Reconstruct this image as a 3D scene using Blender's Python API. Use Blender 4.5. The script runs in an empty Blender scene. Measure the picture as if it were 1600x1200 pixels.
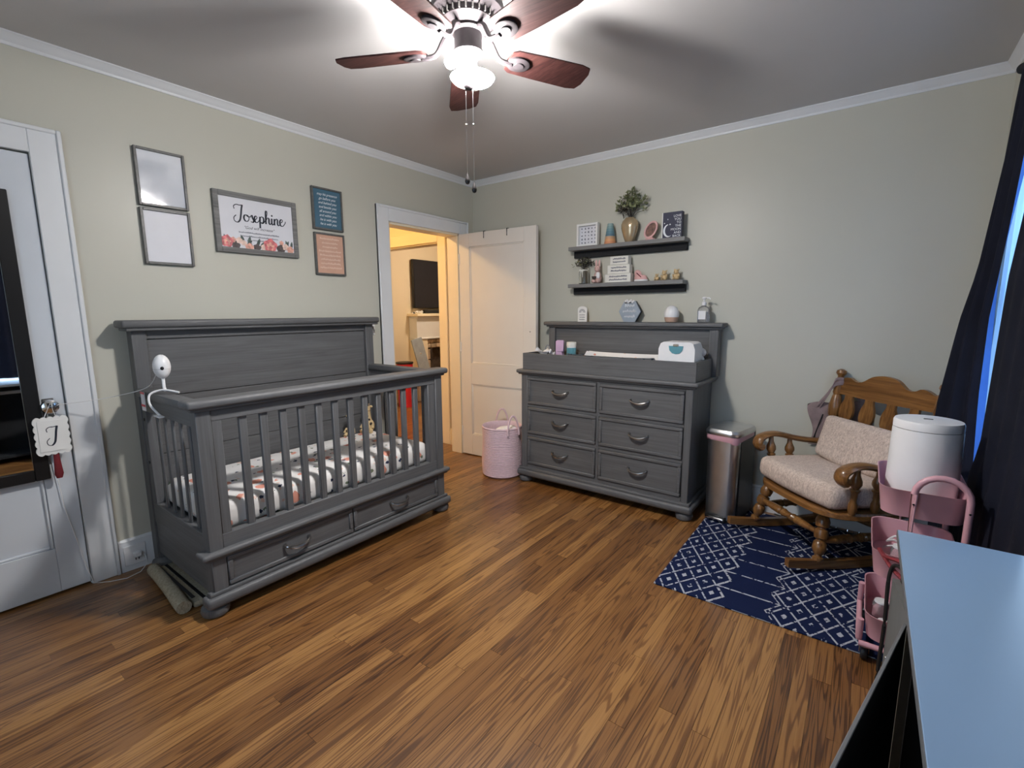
import bpy, bmesh, math, random
from mathutils import Matrix, Vector
R = math.radians
PI = math.pi
rnd = random.Random(7)
S = bpy.context.scene
C = S.collection

# ------------------------------------------------------------------ camera
cam = bpy.data.cameras.new('camera')
cam.sensor_width = 36.0
cam.lens = 740.913 / 1600 * 36
cam.clip_start = 0.02
camo = bpy.data.objects.new('camera', cam)
C.objects.link(camo)
yaw, pitch, roll = 0.64248, -0.15024, -0.00567
fw = Vector((-math.sin(yaw)*math.cos(pitch), math.cos(yaw)*math.cos(pitch), math.sin(pitch)))
r0 = Vector((math.cos(yaw), math.sin(yaw), 0)); u0 = r0.cross(fw)
cr = math.cos(roll)*r0 + math.sin(roll)*u0
cu = -math.sin(roll)*r0 + math.cos(roll)*u0
camo.matrix_world = Matrix(((cr.x, cu.x, -fw.x, 2.9868), (cr.y, cu.y, -fw.y, -3.4110), (cr.z, cu.z, -fw.z, 1.3182), (0, 0, 0, 1)))
S.camera = camo

# ------------------------------------------------------------------ world, light, exposure
wd = bpy.data.worlds.new('world'); S.world = wd; wd.use_nodes = True
wn = wd.node_tree.nodes
wn['Background'].inputs[0].default_value = (0.52, 0.73, 1.0, 1)
wn['Background'].inputs[1].default_value = 3.0
pl = bpy.data.lights.new('window_daylight', 'AREA'); pl.shape = 'RECTANGLE'; pl.size = 1.46; pl.size_y = 1.19
pl.cycles.is_portal = True
po = bpy.data.objects.new('window_daylight', pl); C.objects.link(po)
po.location = (3.575, -1.155, 1.35); po.rotation_euler = (0, R(90), 0)
pl2 = bpy.data.lights.new('window_daylight', 'AREA'); pl2.shape = 'RECTANGLE'; pl2.size = 1.4; pl2.size_y = 1.46
pl2.cycles.is_portal = True
po2 = bpy.data.objects.new('window_daylight', pl2); C.objects.link(po2)
po2.location = (2.0, -4.125, 1.35); po2.rotation_euler = (R(90), 0, 0)  # portal at the added window behind the camera
FAN_W = 1400.0      # radiance of a fan bulb
HALL_W = 170.0
vs = S.view_settings
S.display_settings.display_device = 'sRGB'
vs.view_transform = 'Standard'; vs.look = 'None'; vs.exposure = 0.12; vs.gamma = 1.0; vs.use_curve_mapping = False
S.cycles.use_denoising = True
S.cycles.max_bounces = 8; S.cycles.diffuse_bounces = 5; S.cycles.glossy_bounces = 4
S.cycles.transparent_max_bounces = 12; S.cycles.transmission_bounces = 8
S.cycles.sample_clamp_indirect = 6.0
S.cycles.caustics_reflective = False; S.cycles.caustics_refractive = False

# ------------------------------------------------------------------ materials
def nodes(name):
    m = bpy.data.materials.new(name); m.use_nodes = True
    nt = m.node_tree; b = nt.nodes['Principled BSDF']
    return m, nt, b
def N(nt, t, **k):
    n = nt.nodes.new(t)
    for a, v in k.items(): setattr(n, a, v)
    return n
def setin(n, **k):
    for a, v in k.items(): n.inputs[a.replace('_', ' ')].default_value = v
def ramp(nt, fac, stops):
    r = N(nt, 'ShaderNodeValToRGB'); e = r.color_ramp.elements
    while len(e) < len(stops): e.new(0.5)
    for i, (p, c) in enumerate(stops):
        e[i].position = p; e[i].color = (c[0], c[1], c[2], 1)
    nt.links.new(fac, r.inputs[0]); return r.outputs[0]
def coords(nt, kind='Object', scale=(1, 1, 1)):
    if kind == 'Position':
        src = N(nt, 'ShaderNodeNewGeometry').outputs['Position']
    else:
        src = N(nt, 'ShaderNodeTexCoord').outputs[kind]
    mp = N(nt, 'ShaderNodeMapping'); mp.inputs['Scale'].default_value = scale
    nt.links.new(src, mp.inputs[0]); return mp.outputs[0]
def noise(nt, vec, scale=5, detail=3, rough=.5, dist=0):
    n = N(nt, 'ShaderNodeTexNoise'); setin(n, Scale=scale, Detail=detail, Roughness=rough, Distortion=dist)
    nt.links.new(vec, n.inputs['Vector']); return n.outputs['Fac']
def bump(nt, b, h, strength=.2, dist=.01):
    n = N(nt, 'ShaderNodeBump'); setin(n, Strength=strength, Distance=dist)
    nt.links.new(h, n.inputs['Height']); nt.links.new(n.outputs[0], b.inputs['Normal'])
def M(name, col, rough=.5, metal=0., var=.06, scale=14, bmp=0., bscale=120, spec=.5, trans=0., coat=0., alpha=1., ior=1.45):
    m, nt, b = nodes(name)
    v = coords(nt); f = noise(nt, v, scale, 3)
    lo = [max(0, c*(1-var)) for c in col]; hi = [min(1, c*(1+var)) for c in col]
    nt.links.new(ramp(nt, f, [(.3, lo), (.7, hi)]), b.inputs['Base Color'])
    setin(b, Roughness=rough, Metallic=metal, IOR=ior, Alpha=alpha)
    b.inputs['Specular IOR Level'].default_value = spec
    b.inputs['Transmission Weight'].default_value = trans
    b.inputs['Coat Weight'].default_value = coat
    if bmp: bump(nt, b, noise(nt, v, bscale, 2), bmp, .003)
    return m
def emit(name, col, strength):
    m, nt, b = nodes(name)
    v = coords(nt)
    nt.links.new(ramp(nt, noise(nt, v, 3), [(0, col), (1, col)]), b.inputs['Emission Color'])
    b.inputs['Emission Strength'].default_value = strength
    b.inputs['Base Color'].default_value = (*col, 1)
    return m
def wood(name, dark, mid, light, axis='x', rough=.45, spec=.4, gs=1.0, kind='Object', bmp=.12, coat=0.):
    sc = {'x': (1.3, 16, 16), 'y': (16, 1.3, 16), 'z': (16, 16, 1.3)}[axis]
    m, nt, b = nodes(name)
    v = coords(nt, kind, tuple(s*gs for s in sc))
    f1 = noise(nt, v, 1.6, 4, .55, 1.2)
    v2 = coords(nt, kind, tuple(s*gs*(6 if s > 2 else 1.0) for s in sc))
    f2 = noise(nt, v2, 1.2, 3, .6, .3)
    mx = N(nt, 'ShaderNodeMath', operation='ADD'); ml = N(nt, 'ShaderNodeMath', operation='MULTIPLY'); ml.inputs[1].default_value = .5
    nt.links.new(f1, mx.inputs[0]); nt.links.new(f2, mx.inputs[1]); nt.links.new(mx.outputs[0], ml.inputs[0])
    nt.links.new(ramp(nt, ml.outputs[0], [(.33, dark), (.5, mid), (.68, light)]), b.inputs['Base Color'])
    setin(b, Roughness=rough); b.inputs['Specular IOR Level'].default_value = spec
    b.inputs['Coat Weight'].default_value = coat
    bump(nt, b, f2, bmp, .002)
    return m

mat = {}
mat['wall'] = M('greige_wall_paint', (.548, .540, .466), .38, var=.015, scale=1.5, bmp=.05, bscale=260, spec=.35)
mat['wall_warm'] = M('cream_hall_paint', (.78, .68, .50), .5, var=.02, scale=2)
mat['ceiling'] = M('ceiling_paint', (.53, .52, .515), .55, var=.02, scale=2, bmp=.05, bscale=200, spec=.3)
mat['trim'] = M('white_trim_paint', (.72, .74, .76), .35, var=.02, scale=6, spec=.5)
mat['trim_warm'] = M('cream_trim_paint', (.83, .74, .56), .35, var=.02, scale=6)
mat['door'] = M('off_white_door_paint', (.74, .71, .655), .38, var=.02, scale=4)
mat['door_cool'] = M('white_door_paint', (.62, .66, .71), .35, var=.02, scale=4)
G = ((.082, .083, .086), (.108, .110, .114), (.135, .139, .144))
mat['grey_x'] = wood('grey_oak_x', *G, axis='x', rough=.5)
mat['grey_y'] = wood('grey_oak_y', *G, axis='y', rough=.5)
mat['grey_z'] = wood('grey_oak_z', *G, axis='z', rough=.5)
mat['shelf_grey'] = wood('light_grey_shelf', (.15, .15, .15), (.19, .19, .188), (.23, .23, .228), axis='x', rough=.5)
H = ((.085, .034, .009), (.20, .090, .026), (.31, .155, .048))
mat['oak'] = wood('honey_oak', *H, axis='z', rough=.3, spec=.5, coat=.3)
mat['oak_x'] = wood('honey_oak_x', *H, axis='x', rough=.3, spec=.5, coat=.3)
mat['oak_y'] = wood('honey_oak_y', *H, axis='y', rough=.3, spec=.5, coat=.3)
mat['blade'] = wood('mahogany_blade', (.016, .006, .006), (.034, .012, .011), (.060, .024, .020), axis='x', rough=.6, spec=.15)
mat['bronze'] = M('aged_bronze', (.040, .034, .037), .5, metal=.25, var=.2, spec=.25)
mat['pewter'] = M('pewter_pull', (.33, .32, .31), .28, metal=1.0, var=.1)
mat['chrome'] = M('chrome', (.75, .75, .75), .12, metal=1.0, var=.03)
mat['brushed'] = M('brushed_steel', (.66, .66, .66), .34, metal=1.0, var=.05)
mat['black'] = M('black_plastic', (.012, .012, .013), .4)
mat['black_frame'] = M('black_mirror_frame', (.010, .010, .011), .3)
mat['white'] = M('white_plastic', (.78, .78, .79), .35, var=.02)
mat['white_paint'] = M('white_paint', (.80, .80, .78), .45, var=.02)
mat['cream'] = M('cream_block_paint', (.75, .74, .68), .6, var=.05)
mat['glass'] = M('clear_glass', (.95, .97, .97), .02, trans=1.0, var=.0)
mat['picglass'] = M('glazed_print', (.66, .69, .74), .06, var=.03, spec=.9, coat=1.0)
mat['paper'] = M('white_paper', (.70, .705, .75), .45, var=.02)
mat['frame_grey'] = wood('weathered_grey_frame', (.10, .10, .10), (.17, .17, .165), (.25, .25, .24), axis='y', rough=.6)
mat['frame_dark'] = M('pewter_frame', (.11, .11, .105), .4, var=.2, scale=60)
mat['pink'] = M('pink_powder_coat', (.62, .34, .39), .35, var=.03)
mat['pink_rope'] = M('pale_pink_cotton_rope', (.70, .53, .58), .9, var=.06, scale=60, bmp=.3, bscale=300)
mat['pink_soft'] = M('blush_pink', (.72, .42, .40), .5, var=.08)
mat['navy'] = M('navy_curtain', (.006, .0075, .016), .85, var=.2, scale=8, bmp=.2, bscale=400, spec=.2)
mat['teal_print'] = M('teal_print', (.060, .140, .205), .25, var=.06, coat=.4)
mat['peach_print'] = M('peach_print', (.62, .37, .27), .3, var=.06, coat=.3)
mat['navy_print'] = M('navy_print', (.012, .014, .045), .5)
mat['ink'] = M('dark_ink', (.015, .02, .035), .5)
mat['ink_soft'] = M('grey_ink', (.20, .21, .25), .5)
mat['ink_white'] = M('white_ink', (.78, .82, .86), .5)
mat['ink_peach'] = M('pale_peach_ink', (.80, .60, .50), .5)
mat['leaf'] = M('dusty_green_leaf', (.17, .19, .09), .6, var=.5, scale=40)
mat['leaf_dark'] = M('dark_dried_leaf', (.035, .03, .025), .7, var=.5, scale=40)
mat['slate'] = M('slate_blue_board', (.30, .35, .41), .6, var=.08)
mat['copper'] = M('copper_finial', (.02, .018, .018), .3, metal=.4)
mat['mauve'] = M('mauve_canvas', (.25, .185, .185), .85, var=.15, scale=20, bmp=.3, bscale=200)
mat['desk_top'] = M('daylight_tinted_laminate', (.20, .31, .47), .30, var=.02, scale=3, spec=.5)  # blue cast of the window daylight is put into the base colour
mat['charcoal'] = M('charcoal_panel', (.028, .029, .031), .85, var=.08, spec=.12)
mat['grey_panel'] = M('grey_panel', (.13, .135, .13), .5, var=.06)
mat['edge_grey'] = M('pale_edge_band', (.13, .133, .137), .5)
mat['red'] = M('dark_red_cloth', (.16, .012, .018), .7, var=.2)
mat['red_bright'] = M('red_toy', (.65, .03, .05), .4)
mat['tan'] = M('tan_paper', (.42, .32, .21), .7)
mat['teal'] = M('teal_plastic', (.10, .28, .34), .3)
mat['lilac'] = M('lilac_card', (.60, .42, .62), .5)
mat['gold'] = M('pearl_gold_glaze', (.55, .42, .26), .18, metal=.55, var=.15, scale=8)
mat['bear'] = M('honey_resin', (.62, .46, .25), .55, var=.2, scale=60)
mat['skin'] = M('bunny_resin', (.60, .40, .36), .5, var=.3, scale=60)
mat['wood_tan'] = M('light_wood_base', (.50, .33, .25), .5, var=.08)
mat['plush'] = M('giraffe_plush', (.62, .47, .26), .9, var=.1, scale=30)
mat['tv'] = M('tv_screen', (.022, .024, .032), .18, var=.05)
mat['soot'] = M('firebox_brick', (.06, .045, .038), .9, var=.5, scale=18)
mat['bulb'] = emit('lit_bulb', (1.0, .965, .94), FAN_W*.85)
mat['bulb_dim'] = emit('lit_side_bulb', (1.0, .965, .94), FAN_W*.30)
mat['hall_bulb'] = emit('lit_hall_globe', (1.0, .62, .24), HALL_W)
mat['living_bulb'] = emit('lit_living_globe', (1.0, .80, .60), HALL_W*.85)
# translucent things
def translucent(name, col, fac=.6):
    m, nt, b = nodes(name)
    setin(b, Roughness=.6); v = coords(nt)
    cc = ramp(nt, noise(nt, v, 10), [(.3, [c*.93 for c in col]), (.7, col)])
    nt.links.new(cc, b.inputs['Base Color'])
    t = N(nt, 'ShaderNodeBsdfTranslucent'); nt.links.new(cc, t.inputs[0])
    mx = N(nt, 'ShaderNodeMixShader'); mx.inputs[0].default_value = fac
    nt.links.new(b.outputs[0], mx.inputs[1]); nt.links.new(t.outputs[0], mx.inputs[2])
    nt.links.new(mx.outputs[0], nt.nodes['Material Output'].inputs[0]); return m
mat['shade'] = translucent('self_lit_glass_shade', (.95, .95, .95), .6)
_nt = mat['shade'].node_tree; _o = _nt.nodes['Material Output']
_em = N(_nt, 'ShaderNodeEmission'); _em.inputs[0].default_value = (1.0, .965, .94, 1); _em.inputs[1].default_value = FAN_W*.58  # dish glass given its own emission, taking over much of the bulbs' light
_tr = N(_nt, 'ShaderNodeBsdfTransparent'); _mx = N(_nt, 'ShaderNodeMixShader'); _mx.inputs[0].default_value = .5
_nt.links.new(_em.outputs[0], _mx.inputs[1]); _nt.links.new(_tr.outputs[0], _mx.inputs[2]); _nt.links.new(_mx.outputs[0], _o.inputs[0])
mat['lining'] = translucent('blue_curtain_lining', (.10, .25, .70), .5)
mat['sheer'] = translucent('pale_blue_sheer', (.45, .68, .95), .8)
mat['clear'] = M('clear_plastic', (.92, .92, .94), .08, trans=.85, var=.02)
# window pane: clear thin glass
m, nt, b = nodes('window_glass')
tr = N(nt, 'ShaderNodeBsdfTransparent'); mx = N(nt, 'ShaderNodeMixShader'); gl = N(nt, 'ShaderNodeBsdfGlossy'); gl.inputs['Roughness'].default_value = .02
mx.inputs[0].default_value = .06
nt.links.new(tr.outputs[0], mx.inputs[1]); nt.links.new(gl.outputs[0], mx.inputs[2]); nt.links.new(mx.outputs[0], nt.nodes['Material Output'].inputs[0])
mat['pane'] = m
m, nt, b = nodes('mirror_glass'); setin(b, Roughness=.015, Metallic=1.0); b.inputs['Base Color'].default_value = (.80, .82, .84, 1)
mat['mirror'] = m
# floor
m, nt, b = nodes('oak_strip_floor')
info = N(nt, 'ShaderNodeObjectInfo'); geo = N(nt, 'ShaderNodeNewGeometry')
off = N(nt, 'ShaderNodeVectorMath', operation='SCALE'); cmb = N(nt, 'ShaderNodeCombineXYZ')
for i in range(3): nt.links.new(info.outputs['Random'], cmb.inputs[i])
nt.links.new(cmb.outputs[0], off.inputs[0]); off.inputs['Scale'].default_value = 37.0
ad = N(nt, 'ShaderNodeVectorMath', operation='ADD'); nt.links.new(geo.outputs['Position'], ad.inputs[0]); nt.links.new(off.outputs[0], ad.inputs[1])
mp = N(nt, 'ShaderNodeMapping'); mp.inputs['Scale'].default_value = (17, .62, 17); nt.links.new(ad.outputs[0], mp.inputs[0])
nz = noise(nt, mp.outputs[0], 1.6, 2, .5, .6)
wv = N(nt, 'ShaderNodeMath', operation='MULTIPLY'); wv.inputs[1].default_value = 52.0; nt.links.new(nz, wv.inputs[0])
sn = N(nt, 'ShaderNodeMath', operation='SINE'); nt.links.new(wv.outputs[0], sn.inputs[0])
mp2 = N(nt, 'ShaderNodeMapping'); mp2.inputs['Scale'].default_value = (160, 5, 160); nt.links.new(ad.outputs[0], mp2.inputs[0])
fine = noise(nt, mp2.outputs[0], 1.0, 3, .6)
g1 = N(nt, 'ShaderNodeMapRange', interpolation_type='SMOOTHSTEP'); setin(g1, From_Min=.1, From_Max=1.0, To_Min=.30, To_Max=.0); nt.links.new(sn.outputs[0], g1.inputs[0])
g2 = N(nt, 'ShaderNodeMath', operation='MULTIPLY_ADD'); g2.inputs[1].default_value = .34; nt.links.new(fine, g2.inputs[0]); nt.links.new(g1.outputs[0], g2.inputs[2])
rr = N(nt, 'ShaderNodeMath', operation='MULTIPLY_ADD'); rr.inputs[1].default_value = .34; nt.links.new(info.outputs['Random'], rr.inputs[0]); nt.links.new(g2.outputs[0], rr.inputs[2])
cc = ramp(nt, rr.outputs[0], [(.16, (.046, .0165, .005)), (.40, (.122, .049, .0135)), (.62, (.212, .095, .028)), (.86, (.345, .175, .055))])
nt.links.new(cc, b.inputs['Base Color'])
setin(b, Roughness=.36); b.inputs['Specular IOR Level'].default_value = .45
b.inputs['Coat Weight'].default_value = .45; b.inputs['Coat Roughness'].default_value = .13
bump(nt, b, g2.outputs[0], .05, .002)
mat['floor'] = m
# rug print
def rug_material():
    m, nt, b = nodes('navy_trellis_rug')
    tc = N(nt, 'ShaderNodeTexCoord'); sp = N(nt, 'ShaderNodeSeparateXYZ'); nt.links.new(tc.outputs['Object'], sp.inputs[0])
    def mth(op, a, bb=None, c=None):
        n = N(nt, 'ShaderNodeMath', operation=op)
        for i, q in enumerate((a, bb, c)):
            if q is None: continue
            if isinstance(q, (int, float)): n.inputs[i].default_value = q
            else: nt.links.new(q, n.inputs[i])
        return n.outputs[0]
    x, y = sp.outputs[0], sp.outputs[1]
    s = .100; P = .52
    a = mth('FRACT', mth('DIVIDE', mth('ADD', x, mth('MULTIPLY', y, .62)), s))
    c = mth('FRACT', mth('DIVIDE', mth('SUBTRACT', x, mth('MULTIPLY', y, .62)), s))
    ea = mth('ABSOLUTE', mth('SUBTRACT', a, .5)); ec = mth('ABSOLUTE', mth('SUBTRACT', c, .5))
    lat = mth('GREATER_THAN', mth('MAXIMUM', ea, ec), .452)
    eye = mth('LESS_THAN', mth('MAXIMUM', ea, ec), .13)
    lat = mth('MAXIMUM', lat, eye)
    xp = mth('MULTIPLY', mth('ABSOLUTE', mth('SUBTRACT', mth('FRACT', mth('ADD', mth('DIVIDE', x, P), .25)), .5)), P)
    per = s/.62
    zig = mth('MULTIPLY', mth('ABSOLUTE', mth('SUBTRACT', mth('FRACT', mth('DIVIDE', y, per)), .5)), .10)
    edge = mth('ADD', .125, zig)
    inlat = mth('LESS_THAN', xp, edge)
    hexl = mth('LESS_THAN', mth('ABSOLUTE', mth('SUBTRACT', mth('FRACT', mth('DIVIDE', y, per)), .5)), .030)
    border = mth('LESS_THAN', mth('ABSOLUTE', mth('SUBTRACT', xp, edge)), .0035)
    white = mth('ADD', mth('MULTIPLY', inlat, lat), mth('MULTIPLY', mth('SUBTRACT', 1.0, inlat), hexl))
    white = mth('MAXIMUM', white, border)
    nz = N(nt, 'ShaderNodeTexNoise'); setin(nz, Scale=55.0, Detail=2.0); nt.links.new(tc.outputs['Object'], nz.inputs['Vector'])
    wear = mth('GREATER_THAN', nz.outputs['Fac'], .43)
    white = mth('MULTIPLY', white, wear)
    mx = N(nt, 'ShaderNodeMix', data_type='RGBA'); nt.links.new(white, mx.inputs[0])
    mx.inputs[6].default_value = (.008, .014, .050, 1); mx.inputs[7].default_value = (.40, .42, .47, 1)
    nt.links.new(mx.outputs[2], b.inputs['Base Color']); setin(b, Roughness=.95); b.inputs['Specular IOR Level'].default_value = .1
    n2 = N(nt, 'ShaderNodeTexNoise'); setin(n2, Scale=400.0); nt.links.new(tc.outputs['Object'], n2.inputs['Vector'])
    bump(nt, b, n2.outputs['Fac'], .4, .004)
    return m
mat['rug'] = rug_material()
# floral fabric
def floral(name, sc=11.0):
    m, nt, b = nodes(name)
    tc = N(nt, 'ShaderNodeTexCoord')
    def spots(scale, thr, seed, jit):
        mp = N(nt, 'ShaderNodeMapping'); mp.inputs['Location'].default_value = (seed, seed*2, seed)
        nt.links.new(tc.outputs['Object'], mp.inputs[0])
        nz = N(nt, 'ShaderNodeTexNoise'); setin(nz, Scale=scale*2.5, Detail=2.0); nt.links.new(mp.outputs[0], nz.inputs['Vector'])
        v = N(nt, 'ShaderNodeTexVoronoi'); setin(v, Scale=scale); nt.links.new(mp.outputs[0], v.inputs['Vector'])
        a = N(nt, 'ShaderNodeMath', operation='MULTIPLY_ADD'); a.inputs[1].default_value = jit; nt.links.new(nz.outputs['Fac'], a.inputs[0]); nt.links.new(v.outputs['Distance'], a.inputs[2])
        l = N(nt, 'ShaderNodeMath', operation='LESS_THAN'); l.inputs[1].default_value = thr; nt.links.new(a.outputs[0], l.inputs[0])
        return l.outputs[0]
    col = None
    base = (.80, .79, .78, 1)
    for scale, thr, seed, jit, cc in ((sc*.8, .535, 0.0, .55, (.72, .32, .24, 1)), (sc*1.5, .515, 3.3, .72, (.025, .035, .08, 1)), (sc*1.2, .47, 7.7, .7, (.16, .20, .13, 1)), (sc*1.5, .42, 5.1, .6, (.80, .58, .48, 1))):
        mx = N(nt, 'ShaderNodeMix', data_type='RGBA'); nt.links.new(spots(scale, thr, seed, jit), mx.inputs[0])
        if col is None: mx.inputs[6].default_value = base
        else: nt.links.new(col, mx.inputs[6])
        mx.inputs[7].default_value = cc; col = mx.outputs[2]
    nt.links.new(col, b.inputs['Base Color']); setin(b, Roughness=.85); return m
mat['floral'] = floral('floral_sheet')
def weave(name, lo, hi):
    m, nt, b = nodes(name); v = coords(nt, 'Object', (90, 90, 40))
    f = noise(nt, v, 1.0, 2, .6, 1.5)
    nt.links.new(ramp(nt, f, [(.35, lo), (.65, hi)]), b.inputs['Base Color']); setin(b, Roughness=.9); b.inputs['Specular IOR Level'].default_value = .15
    bump(nt, b, f, .5, .006); return m
mat['chenille'] = weave('beige_chenille', (.47, .375, .32), (.70, .58, .50))
mat['stripe'] = weave('cream_roll_fabric', (.28, .25, .18), (.42, .38, .29))
mat['stone'] = M('fireplace_stone', (.48, .38, .28), .8, var=.45, scale=9, bmp=.4, bscale=40)

# ------------------------------------------------------------------ geometry helpers
class MB:
    def __init__(s): s.bm = bmesh.new()
    def box(s, x0, x1, y0, y1, z0, z1, bev=0., seg=1, rot=None):
        ps = [(x0, y0, z0), (x1, y0, z0), (x1, y1, z0), (x0, y1, z0), (x0, y0, z1), (x1, y0, z1), (x1, y1, z1), (x0, y1, z1)]
        if rot: ps = [rot @ Vector(p) for p in ps]
        vs_ = [s.bm.verts.new(p) for p in ps]
        fs = [s.bm.faces.new([vs_[i] for i in q]) for q in ((0, 3, 2, 1), (4, 5, 6, 7), (0, 1, 5, 4), (1, 2, 6, 5), (2, 3, 7, 6), (3, 0, 4, 7))]
        if bev:
            es = list({e for f in fs for e in f.edges})
            bmesh.ops.bevel(s.bm, geom=es, offset=bev, segments=seg, affect='EDGES', profile=.5, clamp_overlap=True)
        return s
    def prism(s, poly, fn, t0, t1):
        """poly: list of 2d points; fn(u, v, t) -> 3d"""
        a = [s.bm.verts.new(fn(u, v, t0)) for u, v in poly]; b = [s.bm.verts.new(fn(u, v, t1)) for u, v in poly]
        n = len(poly)
        s.bm.faces.new(a[::-1]); s.bm.faces.new(b)
        for i in range(n): s.bm.faces.new((a[i], a[(i+1) % n], b[(i+1) % n], b[i]))
        return s
    def lathe(s, prof, c=(0, 0, 0), n=20, mtx=None, sx=1., sy=1., caps=True):
        """prof: list of (radius, z)"""
        rings = []
        for r, z in prof:
            ring = []
            for i in range(n):
                a = 2*PI*i/n; p = Vector((math.cos(a)*r*sx, math.sin(a)*r*sy, z))
                if mtx: p = mtx @ p
                ring.append(s.bm.verts.new(p + Vector(c)))
            rings.append(ring)
        for k in range(len(rings)-1):
            for i in range(n): s.bm.faces.new((rings[k][i], rings[k][(i+1) % n], rings[k+1][(i+1) % n], rings[k+1][i]))
        if caps:
            s.bm.faces.new(rings[0][::-1]); s.bm.faces.new(rings[-1])
        return s
    def turned(s, p0, p1, prof, n=12):
        """turned spindle from p0 to p1; prof: (t in 0..1, radius)"""
        p0, p1 = Vector(p0), Vector(p1); d = p1-p0; L = d.length
        mtx = d.to_track_quat('Z', 'Y').to_matrix()
        return s.lathe([(r, t*L) for t, r in prof], p0, n, mtx)
    def tube(s, pts, r, n=8, caps=True):
        pts = [Vector(p) for p in pts]; rings = []
        up = Vector((0, 0, 1))
        for i, p in enumerate(pts):
            d = (pts[min(i+1, len(pts)-1)] - pts[max(i-1, 0)]).normalized()
            a = d.cross(up)
            if a.length < 1e-3: a = d.cross(Vector((1, 0, 0)))
            a.normalize(); bq = d.cross(a)
            rr_ = r[i] if isinstance(r, (list, tuple)) else r
            rings.append([s.bm.verts.new(p + (a*math.cos(2*PI*k/n) + bq*math.sin(2*PI*k/n))*rr_) for k in range(n)])
        for k in range(len(rings)-1):
            for i in range(n): s.bm.faces.new((rings[k][i], rings[k][(i+1) % n], rings[k+1][(i+1) % n], rings[k+1][i]))
        if caps: s.bm.faces.new(rings[0][::-1]); s.bm.faces.new(rings[-1])
        return s
    def ball(s, c, rx, ry=None, rz=None, n=12, m_=8, mtx=None):
        ry = rx if ry is None else ry; rz = rx if rz is None else rz
        prof = [(max(.02, math.sin(PI*k/m_)), -math.cos(PI*k/m_)) for k in range(m_+1)]
        mm = Matrix.Diagonal((rx, ry, rz))
        if mtx: mm = mtx @ mm
        return s.lathe(prof, c, n, mm)
    def grid(s, fn, nu, nv, thick=0.):
        g = [[s.bm.verts.new(fn(i/nu, j/nv)) for j in range(nv+1)] for i in range(nu+1)]
        for i in range(nu):
            for j in range(nv): s.bm.faces.new((g[i][j], g[i+1][j], g[i+1][j+1], g[i][j+1]))
        return s
    def ribbon(s, pts, w, fn, closed=False):
        """flat ribbon in 2d, w float or function(dx, dy)->width, fn(u, v)->3d"""
        L = []; Rr = []
        n = len(pts)
        for i, p in enumerate(pts):
            q0 = pts[max(i-1, 0)]; q1 = pts[min(i+1, n-1)]
            dx, dy = q1[0]-q0[0], q1[1]-q0[1]; l = math.hypot(dx, dy) or 1
            dx /= l; dy /= l; ww = w(dx, dy) if callable(w) else w
            L.append(s.bm.verts.new(fn(p[0]-dy*ww/2, p[1]+dx*ww/2))); Rr.append(s.bm.verts.new(fn(p[0]+dy*ww/2, p[1]-dx*ww/2)))
        for i in range(n-1): s.bm.faces.new((L[i], Rr[i], Rr[i+1], L[i+1]))
        return s
    def poly(s, pts): s.bm.faces.new([s.bm.verts.new(p) for p in pts]); return s
    def xf(s, mtx): bmesh.ops.transform(s.bm, matrix=mtx, verts=s.bm.verts); return s

def catmull(P, k=8):
    out = []
    n = len(P)
    for i in range(n-1):
        p0 = P[max(i-1, 0)]; p1 = P[i]; p2 = P[i+1]; p3 = P[min(i+2, n-1)]
        for j in range(k):
            t = j/k
            out.append(tuple(.5*((2*b_) + (-a+c)*t + (2*a-5*b_+4*c-d)*t*t + (-a+3*b_-3*c+d)*t**3) for a, b_, c, d in zip(p0, p1, p2, p3)))
    out.append(tuple(P[-1])); return out

WM = {}
def tag(o, label=None, cat=None, group=None, kind=None):
    if label: o['label'] = label
    if cat: o['category'] = cat
    if group: o['group'] = group
    if kind: o['kind'] = kind
    return o
def thing(name, label, cat, loc=(0, 0, 0), rotz=0., group=None):
    o = bpy.data.objects.new(name, None); C.objects.link(o); o.empty_display_size = .1
    o.location = loc; o.rotation_euler = (0, 0, rotz)
    WM[o] = Matrix.Translation(loc) @ Matrix.Rotation(rotz, 4, 'Z')
    return tag(o, label, cat, group)
SMOOTH_ANGLE = R(38)
def obj(name, mb, m, parent=None, local=False, smooth=True, label=None, origin=None):
    """link a mesh; vertices are world coordinates unless local"""
    bm = mb.bm
    bmesh.ops.recalc_face_normals(bm, faces=bm.faces)
    base = Matrix()
    if parent is not None: base = WM.get(parent, Matrix())
    if origin is not None and parent is None:
        base = Matrix.Translation(origin)
    if not local: bmesh.ops.transform(bm, matrix=base.inverted(), verts=bm.verts)
    me = bpy.data.meshes.new(name)
    if smooth:
        for f in bm.faces: f.smooth = True
        for e in bm.edges:
            if len(e.link_faces) == 2 and e.calc_face_angle(0) > SMOOTH_ANGLE: e.smooth = False
    bm.to_mesh(me); bm.free()
    me.materials.append(mat[m] if isinstance(m, str) else m)
    o = bpy.data.objects.new(name, me); C.objects.link(o)
    if parent is not None: o.parent = parent; WM[o] = base
    else:
        WM[o] = base
        if origin is not None: o.location = origin
    if label: o['label'] = label
    return o
def single(name, mb, m, label, cat, origin, group=None):
    return tag(obj(name, mb, m, None, origin=origin), label, cat, group)
def struct(name, mb, m, parent=None, label=None, smooth=True):
    o = obj(name, mb, m, parent, smooth=smooth)
    if parent is None: o['kind'] = 'structure'
    if label: o['label'] = label
    return o
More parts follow.
